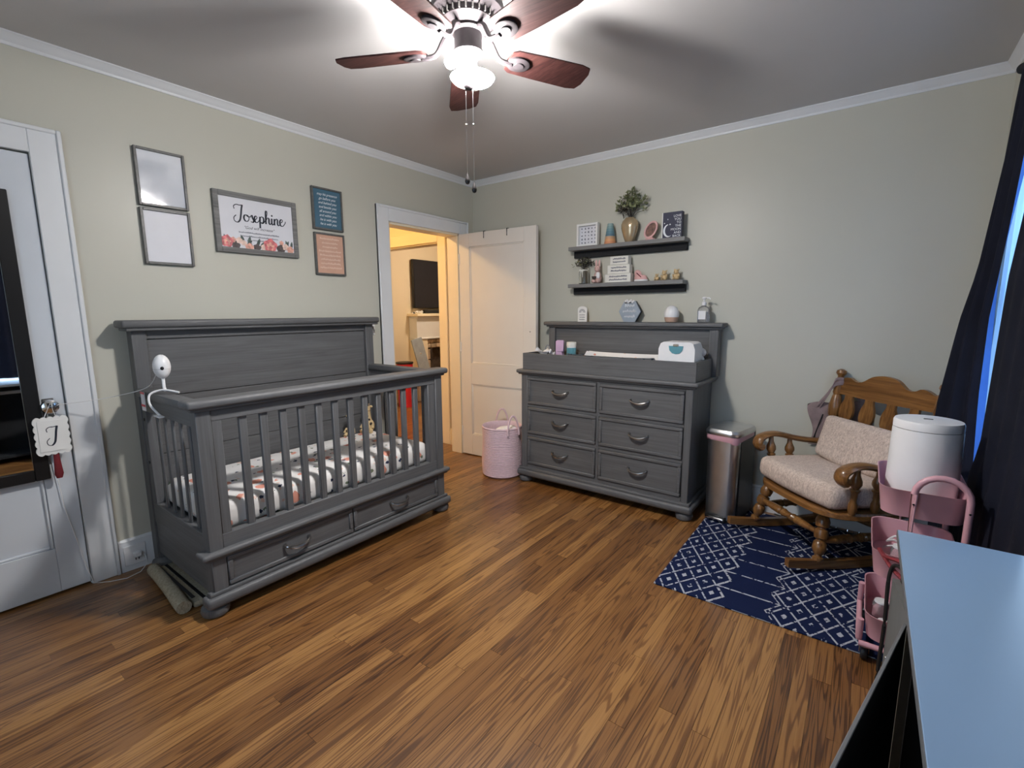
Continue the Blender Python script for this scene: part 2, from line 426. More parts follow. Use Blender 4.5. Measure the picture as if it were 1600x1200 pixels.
def text_mesh(body, size, align='CENTER', shear=0., space=1.0, line=1.0):
    cu_ = bpy.data.curves.new('lettering', 'FONT'); cu_.body = body; cu_.size = size; cu_.align_x = align; cu_.shear = shear
    cu_.space_character = space; cu_.space_line = line; cu_.resolution_u = 3
    o = bpy.data.objects.new('lettering', cu_); C.objects.link(o)
    dg = bpy.context.evaluated_depsgraph_get(); dg.update()
    me = bpy.data.meshes.new_from_object(o.evaluated_get(dg))
    bpy.data.objects.remove(o); return me
def lettering(body, size, place, m, parent, align='CENTER', shear=0., line=1.0, space=1.0, name='lettering'):
    """place(u, v) -> world point"""
    me = text_mesh(body, size, align, shear, space, line)
    base = WM[parent].inverted()
    for v in me.vertices: v.co = base @ Vector(place(v.co.x, v.co.y))
    me.materials.clear(); me.materials.append(mat[m])
    o = bpy.data.objects.new(name, me); C.objects.link(o); o.parent = parent; WM[o] = WM[parent]
    return o
def scribble(mb, u0, u1, v, h, fn, w, rg, k=3.2):
    """a line of small looping handwriting"""
    n = max(3, int((u1-u0)/h*k)); P = []
    for i in range(n*2+1):
        u = u0+(u1-u0)*i/(n*2)
        vv = v + (h*rg.choice((.3, .45, .9, .35)) if i % 2 else -h*rg.choice((.3, .35, .6)))
        P.append((u, vv))
    mb.ribbon(catmull(P, 4), w, fn)
def copy_tree(o, parent=None):
    c = o.copy(); C.objects.link(c); c.parent = parent
    WM[c] = WM.get(o, Matrix())
    for ch in list(o.children): copy_tree(ch, c)
    return c

W, D, HT = 3.448, -4.0, 2.481

# ================================================================== the room
# floor: strips 57 mm wide run along y, each plank an object
fl = struct('floor', MB().box(-.0, W, D, 0, -.04, -.018), 'soot')
plank_me = None
def plank(x, y0, y1, w, parent, along='y'):
    global plank_me
    if plank_me is None:
        bm = bmesh.new(); bmesh.ops.create_cube(bm, size=1.0)
        plank_me = bpy.data.meshes.new('floor_plank'); bm.to_mesh(plank_me); bm.free(); plank_me.materials.append(mat['floor'])
    o = bpy.data.objects.new('floor_plank', plank_me); C.objects.link(o); o.parent = parent
    z = -.009 - rnd.random()*.0003
    if along == 'y':
        o.location = (x+w/2, (y0+y1)/2, z); o.scale = (w-.0009, y1-y0-.0009, .018)
    else:
        o.location = ((y0+y1)/2, x+w/2, z); o.scale = (y1-y0-.0009, w-.0009, .018)
pw = W/60
for i in range(60):
    y = 0.0; first = True
    while y > D+.01:
        L = rnd.uniform(.45, 1.5) if first else rnd.uniform(.75, 1.75)
        first = False
        y1 = y; y = max(D, y-L)
        if y-D < .3: y = D
        plank(i*pw, y, y1, pw, fl)
flh = struct('floor_hall', MB().box(-2.9, -.0, -2.2, 4.2, -.04, -.018), 'soot')
for i in range(18):
    xx = -(i+1)*.0575*1.0
    cut = rnd.uniform(-.6, .6)
    plank(xx, -2.2, cut, .0575, flh); plank(xx, cut, 4.2, .0575, flh)
struct('floor_closet', MB().box(-.12, 0, -3.66, -2.915, -.04, -.0005), 'floor')
struct('floor_living', MB().box(-2.9, -18*.0575, -2.2, 4.2, -.018, -.0005), 'floor')
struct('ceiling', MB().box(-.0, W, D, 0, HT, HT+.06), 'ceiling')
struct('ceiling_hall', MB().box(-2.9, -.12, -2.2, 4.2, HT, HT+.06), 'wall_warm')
# left wall with the doorway (y -.985 .. -.205, z .. 2.0)
TW = -.12
DY0, DY1, DZ = -.985, -.205, 2.005
wl = MB()
wl.box(TW, 0, D-.1, -3.66, 0, HT).box(TW, 0, -2.915, DY0, 0, HT).box(TW, 0, -3.66, -2.915, 2.015, HT).box(TW-.02, TW, -3.7, -2.87, -.04, 2.05).box(TW, 0, DY1, 0.0, 0, HT).box(TW, 0, DY0, DY1, DZ, HT)
struct('wall_left', wl, 'wall')
struct('wall_back', MB().box(TW, W+.12, 0, .12, 0, HT), 'wall')
struct('wall_front', MB().box(TW, 1.3, D-.12, D, 0, HT).box(2.7, W+.12, D-.12, D, 0, HT).box(1.3, 2.7, D-.12, D, 0, .62).box(1.3, 2.7, D-.12, D, 2.08, HT), 'wall')
# right wall with two window openings
wr = MB(); ops = [(-1.75, -.56), (-3.5, -2.4)]; z0, z1 = .62, 2.08
ys = [D] + [v for o_ in sorted(ops) for v in o_] + [0]
for k in range(0, len(ys), 2): wr.box(W, W+.12, ys[k], ys[k+1], 0, HT)
for a, b_ in ops: wr.box(W, W+.12, a, b_, 0, z0); wr.box(W, W+.12, a, b_, z1, HT)
struct('wall_right', wr, 'wall')
for k, (a, b_) in enumerate(ops):
    f = MB(); t = .05
    f.box(W+.02, W+.10, a, a+t, z0, z1, .004).box(W+.02, W+.10, b_-t, b_, z0, z1, .004).box(W+.02, W+.10, a, b_, z1-t, z1, .004).box(W+.02, W+.10, a, b_, z0, z0+t, .004)
    wo = struct('window_%d' % (k+1), f, 'trim')
    zm = (z0+z1)/2
    obj('sash_rail', MB().box(W+.04, W+.08, a+t, b_-t, zm-.02, zm+.02, .003), 'trim', wo)
    obj('pane', MB().box(W+.055, W+.060, a+t, b_-t, z0+t, zm-.02), 'pane', wo)
    obj('pane', MB().box(W+.055, W+.060, a+t, b_-t, zm+.02, z1-t), 'pane', wo)
    obj('sill', MB().box(W-.035, W+.03, a-.06, b_+.06, z0-.03, z0, .004), 'trim', wo)
    cs = MB().box(W-.018, W, a-.09, a, z0, z1+.09, .003).box(W-.018, W, b_, b_+.09, z0, z1+.09, .003).box(W-.018, W, a, b_, z1, z1+.09, .003)
    obj('casing', cs, 'trim', wo)
fw_ = MB(); t = .05
for a, b_, c, d in ((1.3, 1.35, .62, 2.08), (2.65, 2.7, .62, 2.08), (1.35, 2.65, .62, .67), (1.35, 2.65, 2.03, 2.08)): fw_.box(a, b_, D-.10, D-.02, c, d, .004)
wo = struct('window_3', fw_, 'trim')  # unseen window added behind the camera for its daylight
obj('sash_rail', MB().box(1.35, 2.65, D-.08, D-.04, 1.33, 1.37, .003), 'trim', wo)
for c, d in ((.67, 1.33), (1.37, 2.03)): obj('pane', MB().box(1.35, 2.65, D-.062, D-.057, c, d), 'pane', wo)
obj('sill', MB().box(1.24, 2.76, D-.03, D+.035, .59, .62, .004), 'trim', wo)
obj('casing', MB().box(1.21, 1.3, D, D+.018, .62, 2.17, .003).box(2.7, 2.79, D, D+.018, .62, 2.17, .003).box(1.3, 2.7, D, D+.018, 2.08, 2.17, .003), 'trim', wo)
# crown moulding
crp = [(0, 0), (.040, 0), (.040, -.006), (.033, -.010), (.026, -.022), (.014, -.032), (.010, -.036), (.010, -.040), (.006, -.047), (0, -.047)]
struct('trim_1', MB().prism(crp, lambda u, v, t: (u, t, HT+v), D, 0), 'trim', label='white crown moulding')
struct('trim_2', MB().prism(crp, lambda u, v, t: (t, -u, HT+v), 0, W), 'trim', label='white crown moulding')
struct('trim_3', MB().prism(crp, lambda u, v, t: (W-u, t, HT+v), D, 0), 'trim', label='white crown moulding')
# baseboards
bbp = [(0, 0), (.018, 0), (.018, .135), (.014, .145), (.014, .158), (.006, .168), (0, .168)]
struct('baseboard_left', MB().prism(bbp, lambda u, v, t: (u, t, v), -2.800, -1.080), 'trim')
struct('baseboard_back', MB().prism(bbp, lambda u, v, t: (t, -u, v), 0.0, W), 'trim')
struct('baseboard_right', MB().prism(bbp, lambda u, v, t: (W-u, t, v), D, 0), 'trim')

def casing(y0, y1, zt, w, left=True, right=True, m='trim', name='trim_4', x=0.0):
    """door casing round y0..y1 on the left wall: flat board, back band bead"""
    root = bpy.data.objects.new(name, None); C.objects.link(root); root['kind'] = 'structure'; WM[root] = Matrix()
    if left:
        obj('casing_board', MB().box(x, x+.020, y0-w, y0, 0, zt+w, .003), m, root)
        obj('back_band', MB().box(x, x+.030, y0-w-.0, y0-w+.018, 0, zt+w, .004), m, root)
    if right:
        obj('casing_board', MB().box(x, x+.020, y1, y1+w, 0, zt+w, .003), m, root)
        obj('back_band', MB().box(x, x+.030, y1+w-.018, y1+w, 0, zt+w, .004), m, root)
    obj('casing_board', MB().box(x, x+.020, y0, y1, zt, zt+w, .003), m, root)
    obj('back_band', MB().box(x, x+.030, y0-(w if left else 0)+.018, y1+(w if right else 0)-.018, zt+w-.018, zt+w, .004), m, root)
    return root
tr = casing(DY0, DY1, DZ, .11, name='trim_4')
tr['label'] = 'white casing round the open doorway'
jb = MB().box(TW-.004, .004, DY0-.001, DY0+.018, 0, DZ, .002).box(TW-.004, .004, DY1-.018, DY1+.001, 0, DZ, .002).box(TW-.004, .004, DY0, DY1, DZ-.018, DZ+.001, .002)
struct('trim_5', jb, 'trim_warm', label='cream door jamb lining')
tr = casing(-3.66, -2.915, 2.015, .112, name='trim_6')
tr['label'] = 'white casing round the closed door'
# open bedroom door
dr = thing('door_2', None, None, (.012, -.213, .008), R(2.8)); dr['kind'] = 'structure'
dw, dh = .80, 1.992
st_ = MB(); T0, T1 = 0.0, .036
for a, b_, c, d in ((0, .115, 0, dh), (dw-.115, dw, 0, dh), (.115, dw-.115, dh-.115, dh), (.115, dw-.115, .665, .855), (.115, dw-.115, 0, .195)):
    st_.box(a, b_, T0, T1, c, d, .0015)
obj('stile_and_rail', st_, 'door', dr, local=True)
for c, d in ((.195, .665), (.855, dh-.115)):
    obj('panel', MB().box(.112, dw-.112, .010, .026, c-.003, d+.003), 'door', dr, local=True)
    mo = MB()
    for a, b_, e, f in ((.115, .127, c, d), (dw-.127, dw-.115, c, d), (.127, dw-.127, c, c+.012), (.127, dw-.127, d-.012, d)):
        mo.box(a, b_, .004, .012, e, f, .003)
    obj('panel_bead', mo, 'door', dr, local=True)
for z in (.22, 1.0, 1.78):
    obj('hinge', MB().box(-.006, .006, -.006, .004, z-.045, z+.045, .002), 'white_paint', dr, local=True)
obj('keyhole', MB().lathe([(.004, 0), (.004, .003)], (.745, -.0005, 1.15), 10, Matrix.Rotation(R(90), 3, 'X')), 'black', dr, local=True)
for u, hl in ((.28, 'black wire hook over the top of the open door, nearer its hinges'), (.52, 'black wire hook over the top of the open door, nearer its free edge')):
    k = MB().tube([(u, -.004, dh-.055), (u, -.004, dh+.003), (u, .018, dh+.0045), (u, .040, dh+.003), (u, .040, dh-.03)], .0035, 6)
    k.xf(WM[dr])
    h_ = single('door_hook', k, 'black', hl, 'hook', tuple(WM[dr] @ Vector((u, .018, dh))), 'hooks over the open door')
# closed door with the mirror
cd_ = thing('door_1', None, None, (0, -3.66, 0)); cd_['kind'] = 'structure'
y0, y1 = -3.655, -2.918
s2 = MB()
for a, b_, c, d in ((y0, y0+.11, .012, 2.008), (y1-.108, y1, .012, 2.008), (y0+.11, y1-.108, .012, .228), (y0+.11, y1-.108, 1.90, 2.008)):
    s2.box(-.036, .004, a, b_, c, d, .0015)
obj('stile_and_rail', s2, 'door_cool', cd_)
obj('panel', MB().box(-.028, -.010, y0+.107, y1-.105, .225, 1.903), 'door_cool', cd_)
mo = MB()
for a, b_, c, d in ((y0+.11, y0+.124, .228, 1.9), (y1-.122, y1-.108, .228, 1.9), (y0+.124, y1-.122, .228, .242), (y0+.124, y1-.122, 1.886, 1.9)):
    mo.box(-.012, 0, a, b_, c, d, .004)
obj('panel_bead', mo, 'door_cool', cd_)
obj('door_knob', MB().lathe([(.010, 0), (.010, .016), (.026, .022), (.034, .034), (.030, .046), (.014, .052)], (.004, -2.975, .905), 10, Matrix.Rotation(R(90), 3, 'Y')), 'chrome', cd_, label='faceted glass and chrome door knob')
obj('lock_plate', MB().box(.004, .008, -2.995, -2.955, .83, .94, .002), 'pewter', cd_)

# ------------------------------------------------------------------ hall and living room through the doorway
HY = -.05
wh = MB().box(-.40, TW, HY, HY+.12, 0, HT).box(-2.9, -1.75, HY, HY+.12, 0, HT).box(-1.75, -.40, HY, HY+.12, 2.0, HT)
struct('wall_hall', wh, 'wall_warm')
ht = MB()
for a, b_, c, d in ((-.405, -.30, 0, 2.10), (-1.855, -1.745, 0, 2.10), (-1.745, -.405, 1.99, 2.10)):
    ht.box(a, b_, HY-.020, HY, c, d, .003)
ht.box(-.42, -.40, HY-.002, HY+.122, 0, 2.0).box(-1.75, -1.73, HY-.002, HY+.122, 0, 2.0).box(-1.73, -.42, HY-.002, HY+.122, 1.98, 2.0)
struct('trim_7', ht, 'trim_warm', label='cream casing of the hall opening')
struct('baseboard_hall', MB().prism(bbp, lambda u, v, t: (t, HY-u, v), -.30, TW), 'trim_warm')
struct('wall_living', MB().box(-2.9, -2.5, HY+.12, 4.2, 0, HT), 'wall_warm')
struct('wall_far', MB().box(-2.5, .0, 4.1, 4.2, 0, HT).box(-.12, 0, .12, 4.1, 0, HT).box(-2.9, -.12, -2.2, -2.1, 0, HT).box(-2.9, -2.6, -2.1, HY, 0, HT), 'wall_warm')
# fireplace
fp = thing('fireplace', 'white fireplace mantel with a stone band seen through the doorway', 'fireplace', (-2.5, 2.0, 0))
fx = -2.5
obj('mantel_shelf', MB().box(fx, fx+.24, 1.33, 3.1, 1.262, 1.306, .008), 'trim_warm', fp)
obj('frieze', MB().box(fx, fx+.17, 1.37, 3.06, .925, 1.262, .004), 'trim', fp)
obj('frieze_bead', MB().box(fx, fx+.19, 1.36, 3.07, .925, .95, .006).box(fx, fx+.20, 1.36, 3.07, 1.235, 1.262, .008), 'trim', fp)
obj('pilaster', MB().box(fx, fx+.17, 1.37, 1.58, 0, .925, .004), 'trim_warm', fp)
obj('pilaster', MB().box(fx, fx+.17, 2.85, 3.06, 0, .925, .004), 'trim_warm', fp)
obj('firebox', MB().box(fx, fx+.02, 1.68, 2.75, 0, .78).box(fx+.02, fx+.13, 1.66, 1.70, 0, .78).box(fx+.02, fx+.13, 2.73, 2.77, 0, .78), 'soot', fp)
yy = 1.58
while yy < 2.84:
    w_ = rnd.uniform(.07, .15)
    for zz in (.785, .855):
        obj('stone', MB().box(fx+.02, fx+.125+rnd.uniform(0, .025), yy+.004, min(2.85, yy+w_)-.004, zz+rnd.uniform(0, .008), zz+.066, .012), 'stone', fp)
    yy += w_
for z in (.1, .27, .44, .61):
    for ya in (1.58, 2.77): obj('stone', MB().box(fx+.02, fx+.13, ya, ya+.09, z, z+.16, .012), 'stone', fp)
tv = thing('television', 'black flat television on the wall above the fireplace', 'television', (fx, 2.0, 1.4))
obj('bezel', MB().box(fx+.03, fx+.075, 1.42, 2.66, 1.385, 2.095, .004), 'black', tv)
obj('screen', MB().box(fx+.074, fx+.078, 1.435, 2.645, 1.40, 2.08), 'tv', tv)
obj('wall_bracket', MB().box(fx+.002, fx+.032, 1.8, 2.2, 1.6, 1.9), 'black', tv)
sb = thing('soundbar', 'black soundbar lying on the mantel shelf', 'soundbar', (fx+.12, 1.9, 1.306))
obj('body', MB().box(fx+.07, fx+.15, 1.57, 2.4, 1.306, 1.362, .008), 'black', sb)
obj('grille', MB().box(fx+.149, fx+.153, 1.59, 2.38, 1.314, 1.354, .001), 'charcoal', sb)
gp = thing('cable_coil', 'pale tangle of cable beside the soundbar on the mantel', 'cable', (fx+.12, 1.45, 1.306))
obj('coil', MB().tube(catmull([(fx+.10, 1.36, 1.312), (fx+.14, 1.40, 1.335), (fx+.10, 1.45, 1.32), (fx+.15, 1.50, 1.34), (fx+.11, 1.54, 1.316), (fx+.16, 1.47, 1.318), (fx+.12, 1.42, 1.345)]), .010, 6), 'white', gp)
obj('plug', MB().box(fx+.09, fx+.13, 1.36, 1.39, 1.306, 1.33, .004), 'black', gp)
gb = thing('leaning_board', 'grey painted board leaning against the fireplace', 'board', (-2.2, 1.5, 0))
rotb = Matrix.Translation((-2.08, 1.43, 0)) @ Matrix.Rotation(R(-7), 4, 'Y') @ Matrix.Rotation(R(12), 4, 'X')
obj('plank', MB().box(-.012, .012, -.10, .10, 0, .98, .003, 1, rotb), 'slate', gb)
for z in (.25, .5, .75): obj('screw', MB().box(.011, .016, -.012, .012, z, z+.012, .001, 1, rotb), 'chrome', gb)
rt = thing('toy_bin', 'red toy bin with black rim in the living room', 'bin', (-2.2, 1.0, 0))
obj('body', MB().lathe([(.10, 0), (.115, .60), (.115, .61)], (-2.2, 1.0, 0), 14), 'red_bright', rt)
obj('rim', MB().lathe([(.112, .61), (.122, .612), (.122, .635), (.105, .637)], (-2.2, 1.0, 0), 14), 'black', rt)
tc_ = thing('play_chair', 'small round-backed wooden chair in the living room', 'chair', (-1.80, 1.35, 0))
obj('seat', MB().lathe([(.17, .34), (.18, .35), (.18, .37), (.17, .38)], (-1.80, 1.35, 0), 18), 'oak', tc_)
obj('backrest', MB().lathe([(.16, -.01), (.16, .01)], (-1.80, 1.51, .55), 18, Matrix.Rotation(R(90), 3, 'X')), 'oak', tc_)
for a in (45, 135, 225, 315):
    ca, sa = math.cos(R(a)), math.sin(R(a))
    obj('leg', MB().tube([(-1.80+ca*.12, 1.35+sa*.12, .35), (-1.80+ca*.17, 1.35+sa*.17, 0)], .015, 8), 'oak', tc_)
obj('post', MB().tube([(-1.80, 1.47, .36), (-1.80, 1.51, .53)], .014, 8), 'oak', tc_)
def flush_lamp(loc, label, m='hall_bulb'):
    t = thing('ceiling_lamp', label, 'lamp', loc)
    obj('base', MB().lathe([(.13, -.03), (.14, -.02), (.14, 0)], loc, 20), 'bronze', t)
    obj('globe', MB().ball((loc[0], loc[1], loc[2]-.05), .12, .12, .06, 16, 8), m, t)
flush_lamp((-.95, -1.15, HT), 'flush ceiling lamp with a warm globe in the hall')
flush_lamp((-1.3, 1.5, HT), 'flush ceiling lamp with a warm globe in the living room', 'living_bulb')

# ================================================================== crib
def cup_pull(parent, c, axis, w=.125):
    """bow handle: two posts and a curved bar, axis 'x' or 'y' is the run; the other points out of the face"""
    def P(u, o_, z): return (c[0]+o_, c[1]+u, c[2]+z) if axis == 'y' else (c[0]+u, c[1]-o_, c[2]+z)
    pts = catmull([(-w/2, .006, .004), (-w/2+.006, .020, 0), (-w/4, .030, -.010), (0, .033, -.014), (w/4, .030, -.010), (w/2-.006, .020, 0), (w/2, .006, .004)], 4)
    n = len(pts)
    rr_ = [.0045 + .0045*math.sin(PI*i/(n-1)) for i in range(n)]
    hd = obj('handle', MB().tube([P(*p) for p in pts], rr_, 8), 'pewter', parent)
    for s_ in (-1, 1):
        mtx = Matrix.Rotation(R(90), 3, 'Y') if axis == 'y' else Matrix.Rotation(R(90), 3, 'X')
        obj('rosette', MB().lathe([(.009, 0), (.009, .004), (.006, .012)], P(s_*w/2, 0, .004), 10, mtx), 'pewter', hd)
    return hd
def drawer(parent, a0, a1, z0_, z1_, face, axis, m, hw=.125):
    """framed drawer front; axis 'y': spans y at x=face (faces +x); axis 'x': spans x at y=face (faces -y)"""
    def bx(mb, u0, u1, d0, d1, c, d, bev=.0):
        if axis == 'y': mb.box(face+d0, face+d1, u0, u1, c, d, bev)
        else: mb.box(u0, u1, face-d1, face-d0, c, d, bev)
        return mb
    dd = obj('drawer', bx(MB(), a0, a1, -.012, .004, z0_, z1_, .001), m, parent)
    t = .022
    fr = MB()
    bx(fr, a0, a1, .004, .013, z1_-t, z1_, .004); bx(fr, a0, a1, .004, .013, z0_, z0_+t, .004)
    bx(fr, a0, a0+t, .004, .013, z0_+t, z1_-t, .004); bx(fr, a1-t, a1, .004, .013, z0_+t, z1_-t, .004)
    obj('drawer_frame', fr, m, dd)
    c = (face+.004, (a0+a1)/2, (z0_+z1_)/2+.006) if axis == 'y' else ((a0+a1)/2, face-.004, (z0_+z1_)/2+.012)
    cup_pull(dd, c, axis, hw)
    return dd
def bun_foot(parent, x, y, r, h):
    obj('foot', MB().lathe([(r*.62, 0), (r*.9, h*.12), (r, h*.42), (r*.93, h*.70), (r*.62, h*.93), (r*.55, h)], (x, y, 0), 20), 'grey_z', parent)

cb = thing('crib', 'grey oak convertible crib with tall headboard and two base drawers', 'crib', (.42, -1.957, 0))
YL, YR, XF = -2.665, -1.25, .80
for a, b_ in ((YL, YL+.062), (YR-.062, YR)):
    obj('headboard_post', MB().box(.045, .115, a, b_, .0, 1.245, .003), 'grey_z', cb)
obj('headboard_cap', MB().box(.028, .150, -2.690, -1.228, 1.238, 1.252, .003).box(.022, .160, -2.708, -1.218, 1.252, 1.290, .012, 3), 'grey_y', cb)
for c, d, o_ in ((1.195, 1.240, 0), (.900, 1.193, -.008), (.60, .898, -.004), (.27, .598, -.004)):
    obj('headboard_plank', MB().box(.062, .100+o_, YL+.062, YR-.062, c, d, .003), 'grey_y', cb)
# end panels
for s_, ye0, ye1 in ((0, YL+.005, YL+.045), (1, YR-.045, YR-.005)):
    obj('side_rail', MB().box(.115, XF-.055, ye0, ye1, .845, .915, .003), 'grey_x', cb)
    obj('side_cap', MB().box(.115, XF-.04, ye0-.016, ye1+.012, .915, .955, .010, 2), 'grey_x', cb)
    obj('side_rail', MB().box(.115, XF-.055, ye0, ye1, .255, .365, .003), 'grey_x', cb)
    obj('side_panel', MB().box(.05, XF-.055, ye0+.004, ye1-.004, .085, .255, .003), 'grey_x', cb)
    obj('side_stile', MB().box(.115, .165, ye0, ye1, .365, .845, .003), 'grey_z', cb)
    for k in range(5):
        x = .165 + (k+1)*(XF-.06-.165)/6
        obj('slat', MB().box(x-.014, x+.014, ye0+.016, ye1-.014, .36, .85, .003), 'grey_z', cb)
    if s_ == 0:
        for z in (.80, .58): obj('bolt', MB().lathe([(.008, 0), (.008, .003)], (.14, ye0, z), 10, Matrix.Rotation(R(90), 3, 'X')), 'black', cb)
# front
for a, b_, c, d in ((YL, YL+.058, YL+.060, YL+.100), (YR-.058, YR, YR-.115, YR-.060)):
    obj('front_post', MB().box(XF-.06, XF, a, b_, .10, .925, .003), 'grey_z', cb)
    obj('front_stile', MB().box(XF-.05, XF-.008, c, d, .30, .90, .003), 'grey_z', cb)
GY0, GY1 = YL+.100, YR-.115
obj('front_rail', MB().box(XF-.045, XF-.006, YL+.058, YR-.058, .868, .925, .003), 'grey_y', cb)
obj('front_rail', MB().box(XF-.045, XF-.006, YL+.058, YR-.058, .298, .362, .003), 'grey_y', cb)
obj('front_cap', MB().box(XF-.068, XF+.012, YL-.018, YR+.016, .918, .932, .004).box(XF-.075, XF+.030, YL-.036, YR+.034, .930, .966, .013, 3), 'grey_y', cb)
for k in range(12):
    y = GY0 + (k+1)*(GY1-GY0)/13
    obj('slat', MB().box(XF-.040, XF-.018, y-.0165, y+.0165, .355, .875, .003), 'grey_z', cb)
obj('moulding', MB().box(XF-.06, XF+.014, YL-.022, YR+.022, .262, .274, .004).box(XF-.06, XF+.026, YL-.036, YR+.036, .272, .300, .011, 3), 'grey_y', cb)
obj('base_body', MB().box(.05, XF-.010, YL+.012, YR-.012, .09, .265, .003), 'grey_y', cb)
for a, b_ in ((YL+.003, YL+.062), (YR-.062, YR-.003)):
    obj('base_stile', MB().box(XF-.05, XF+.002, a, b_, .11, .265, .002), 'grey_z', cb)
drawer(cb, YL+.066, -1.960, .122, .258, XF-.008, 'y', 'grey_y')
drawer(cb, -1.953, YR-.066, .122, .258, XF-.008, 'y', 'grey_y')
obj('base_moulding', MB().box(XF-.03, XF+.012, YL-.018, YR+.018, .098, .116, .006, 2).box(XF-.045, XF+.030, YL-.036, YR+.036, .050, .100, .016, 3), 'grey_y', cb)
for x, y in ((XF-.035, YL+.012), (XF-.035, YR-.012), (.10, YL+.03), (.10, YR-.03)): bun_foot(cb, x, y, .058, .056)
# mattress with fitted floral sheet
mtz = thing('crib_mattress', 'crib mattress in a white fitted sheet with coral and navy flowers', 'mattress', (.43, -1.957, .36))
mm = MB().box(.122, .735, -2.605, -1.310, .335, .478, .045, 4)
obj('fitted_sheet', mm, 'floral', mtz)
obj('support_board', MB().box(.12, .74, -2.61, -1.305, .318, .334, .002), 'grey_y', mtz)
def giraffe(loc, h, label, rz):
    t = thing('plush_giraffe', label, 'toy', loc, rz, 'plush toys in the crib')
    k = h/.20
    b_ = MB()
    b_.ball((0, 0, .045*k), .036*k, .040*k, .045*k)
    b_.tube([(0, .0, .07*k), (0, -.004*k, .11*k), (0, -.010*k, .150*k)], [.022*k, .017*k, .016*k], 10)
    b_.ball((0, -.020*k, .162*k), .020*k, .030*k, .020*k)
    for s_ in (-1, 1):
        b_.tube([(s_*.022*k, -.015*k, .03*k), (s_*.034*k, -.055*k, .014*k)], .013*k, 8)
        b_.tube([(s_*.028*k, -.012*k, .07*k), (s_*.042*k, -.036*k, .035*k)], .010*k, 8)
    obj('body', b_, 'plush', t, local=True)
    for s_ in (-1, 1):
        obj('ear', MB().ball((s_*.022*k, -.006*k, .178*k), .012*k, .005*k, .008*k, 8, 6), 'plush', t, local=True)
        obj('horn', MB().tube([(s_*.007*k, -.008*k, .175*k), (s_*.009*k, -.006*k, .198*k)], [.0025*k, .005*k], 6), 'tan', t, local=True)
        obj('eye', MB().ball((s_*.012*k, -.043*k, .168*k), .0035*k, None, None, 6, 5), 'black', t, local=True)
    for p, q in (((.026, -.026, .062), .011), ((-.024, -.028, .05), .010), ((.0, -.019, .115), .008), ((.005, -.040, .04), .009), ((-.03, .01, .06), .010), ((.012, -.02, .09), .007)):
        obj('patch', MB().ball(tuple(v*k for v in p), q*k, q*k*.8, q*k, 8, 6), 'soot', t, local=True)
giraffe((.175, -1.52, .477), .16, 'small pale plush giraffe lying low against the headboard', R(35))
giraffe((.185, -1.375, .477), .21, 'tall spotted plush giraffe sitting at the headboard corner', R(30))
# baby monitor clamped on the left end rail
mo_ = thing('baby_monitor', 'white baby monitor camera clipped on the end rail of the crib', 'camera', (.40, -2.64, .955))
mx_, my_, mz_ = .40, -2.640, 0
obj('camera_body', MB().ball((mx_, my_, 1.080), .035, .035, .056, 18, 12), 'white', mo_)
obj('seam', MB().lathe([(.0335, -.001), (.0345, 0), (.0335, .001)], (mx_, my_, 1.070), 18, None, caps=False), 'black', mo_)
cf = Vector((.62, .1, .0)).normalized()
obj('lens', MB().ball((mx_+.030, my_-.008, 1.075), .008, .008, .009, 10, 6), 'black', mo_)
obj('neck', MB().tube([(mx_, my_, 1.04), (mx_, my_, .985), (mx_+.012, my_, .968)], .007, 8), 'white', mo_)
arm = [(mx_+.07, my_+.035, .962), (mx_+.03, my_+.005, .972), (mx_+.0, my_-.02, .972), (mx_-.012, my_-.055, .955), (mx_+.0, my_-.062, .915), (mx_+.03, my_-.05, .880), (mx_+.06, my_-.045, .866)]
obj('gooseneck', MB().tube(catmull(arm), .0048, 8), 'white', mo_)
obj('clip_foot', MB().box(mx_+.02, mx_+.09, my_-.060, my_-.036, .858, .866, .003), 'white', mo_)
tg = [(mx_-.09, my_-.045, .985), (mx_-.06, my_-.02, .995)]
obj('warning_tag', MB().box(.235, .285, -2.688, -2.686, .865, .955, .0, 1), 'paper', mo_, label='white warning tag with red bands')
for z in (.945, .885): obj('tag_band', MB().box(.235, .285, -2.6895, -2.688, z, z+.010), 'red_bright', mo_)
cord = [(mx_-.02, my_-.02, 1.04), (.28, -2.675, .975), (.16, -2.77, .935), (.09, -2.88, .918), (.055, -2.94, .914)]
single('power_cord', MB().tube(catmull(cord) + [(.046, -2.985, .90), (.022, -2.99, .80), (.016, -2.985, .60), (.014, -2.975, .42), (.012, -2.95, .25), (.013, -2.93, .1), (.035, -2.915, .010), (.07, -2.86, .004), (.10, -2.80, .004), (.085, -2.74, .006), (.06, -2.70, .03), (.042, -2.705, .075), (.038, -2.722, .085)], .0018, 6), 'white', 'thin white power cord strung from the crib to the door knob and outlet', 'cord', (.03, -2.9, 0))
ol = thing('wall_outlet', 'white outlet with plug adapters on the baseboard beside the crib', 'outlet', (.018, -2.735, .03))
obj('plate', MB().box(.0175, .023, -2.785, -2.69, .03, .135, .003), 'white', ol)
obj('plug_adapter', MB().box(.023, .05, -2.748, -2.715, .072, .098, .004), 'white', ol)
for y in (-2.738, -2.725): obj('prong_slot', MB().box(.0228, .0238, y-.002, y+.002, .050, .062), 'black', ol)
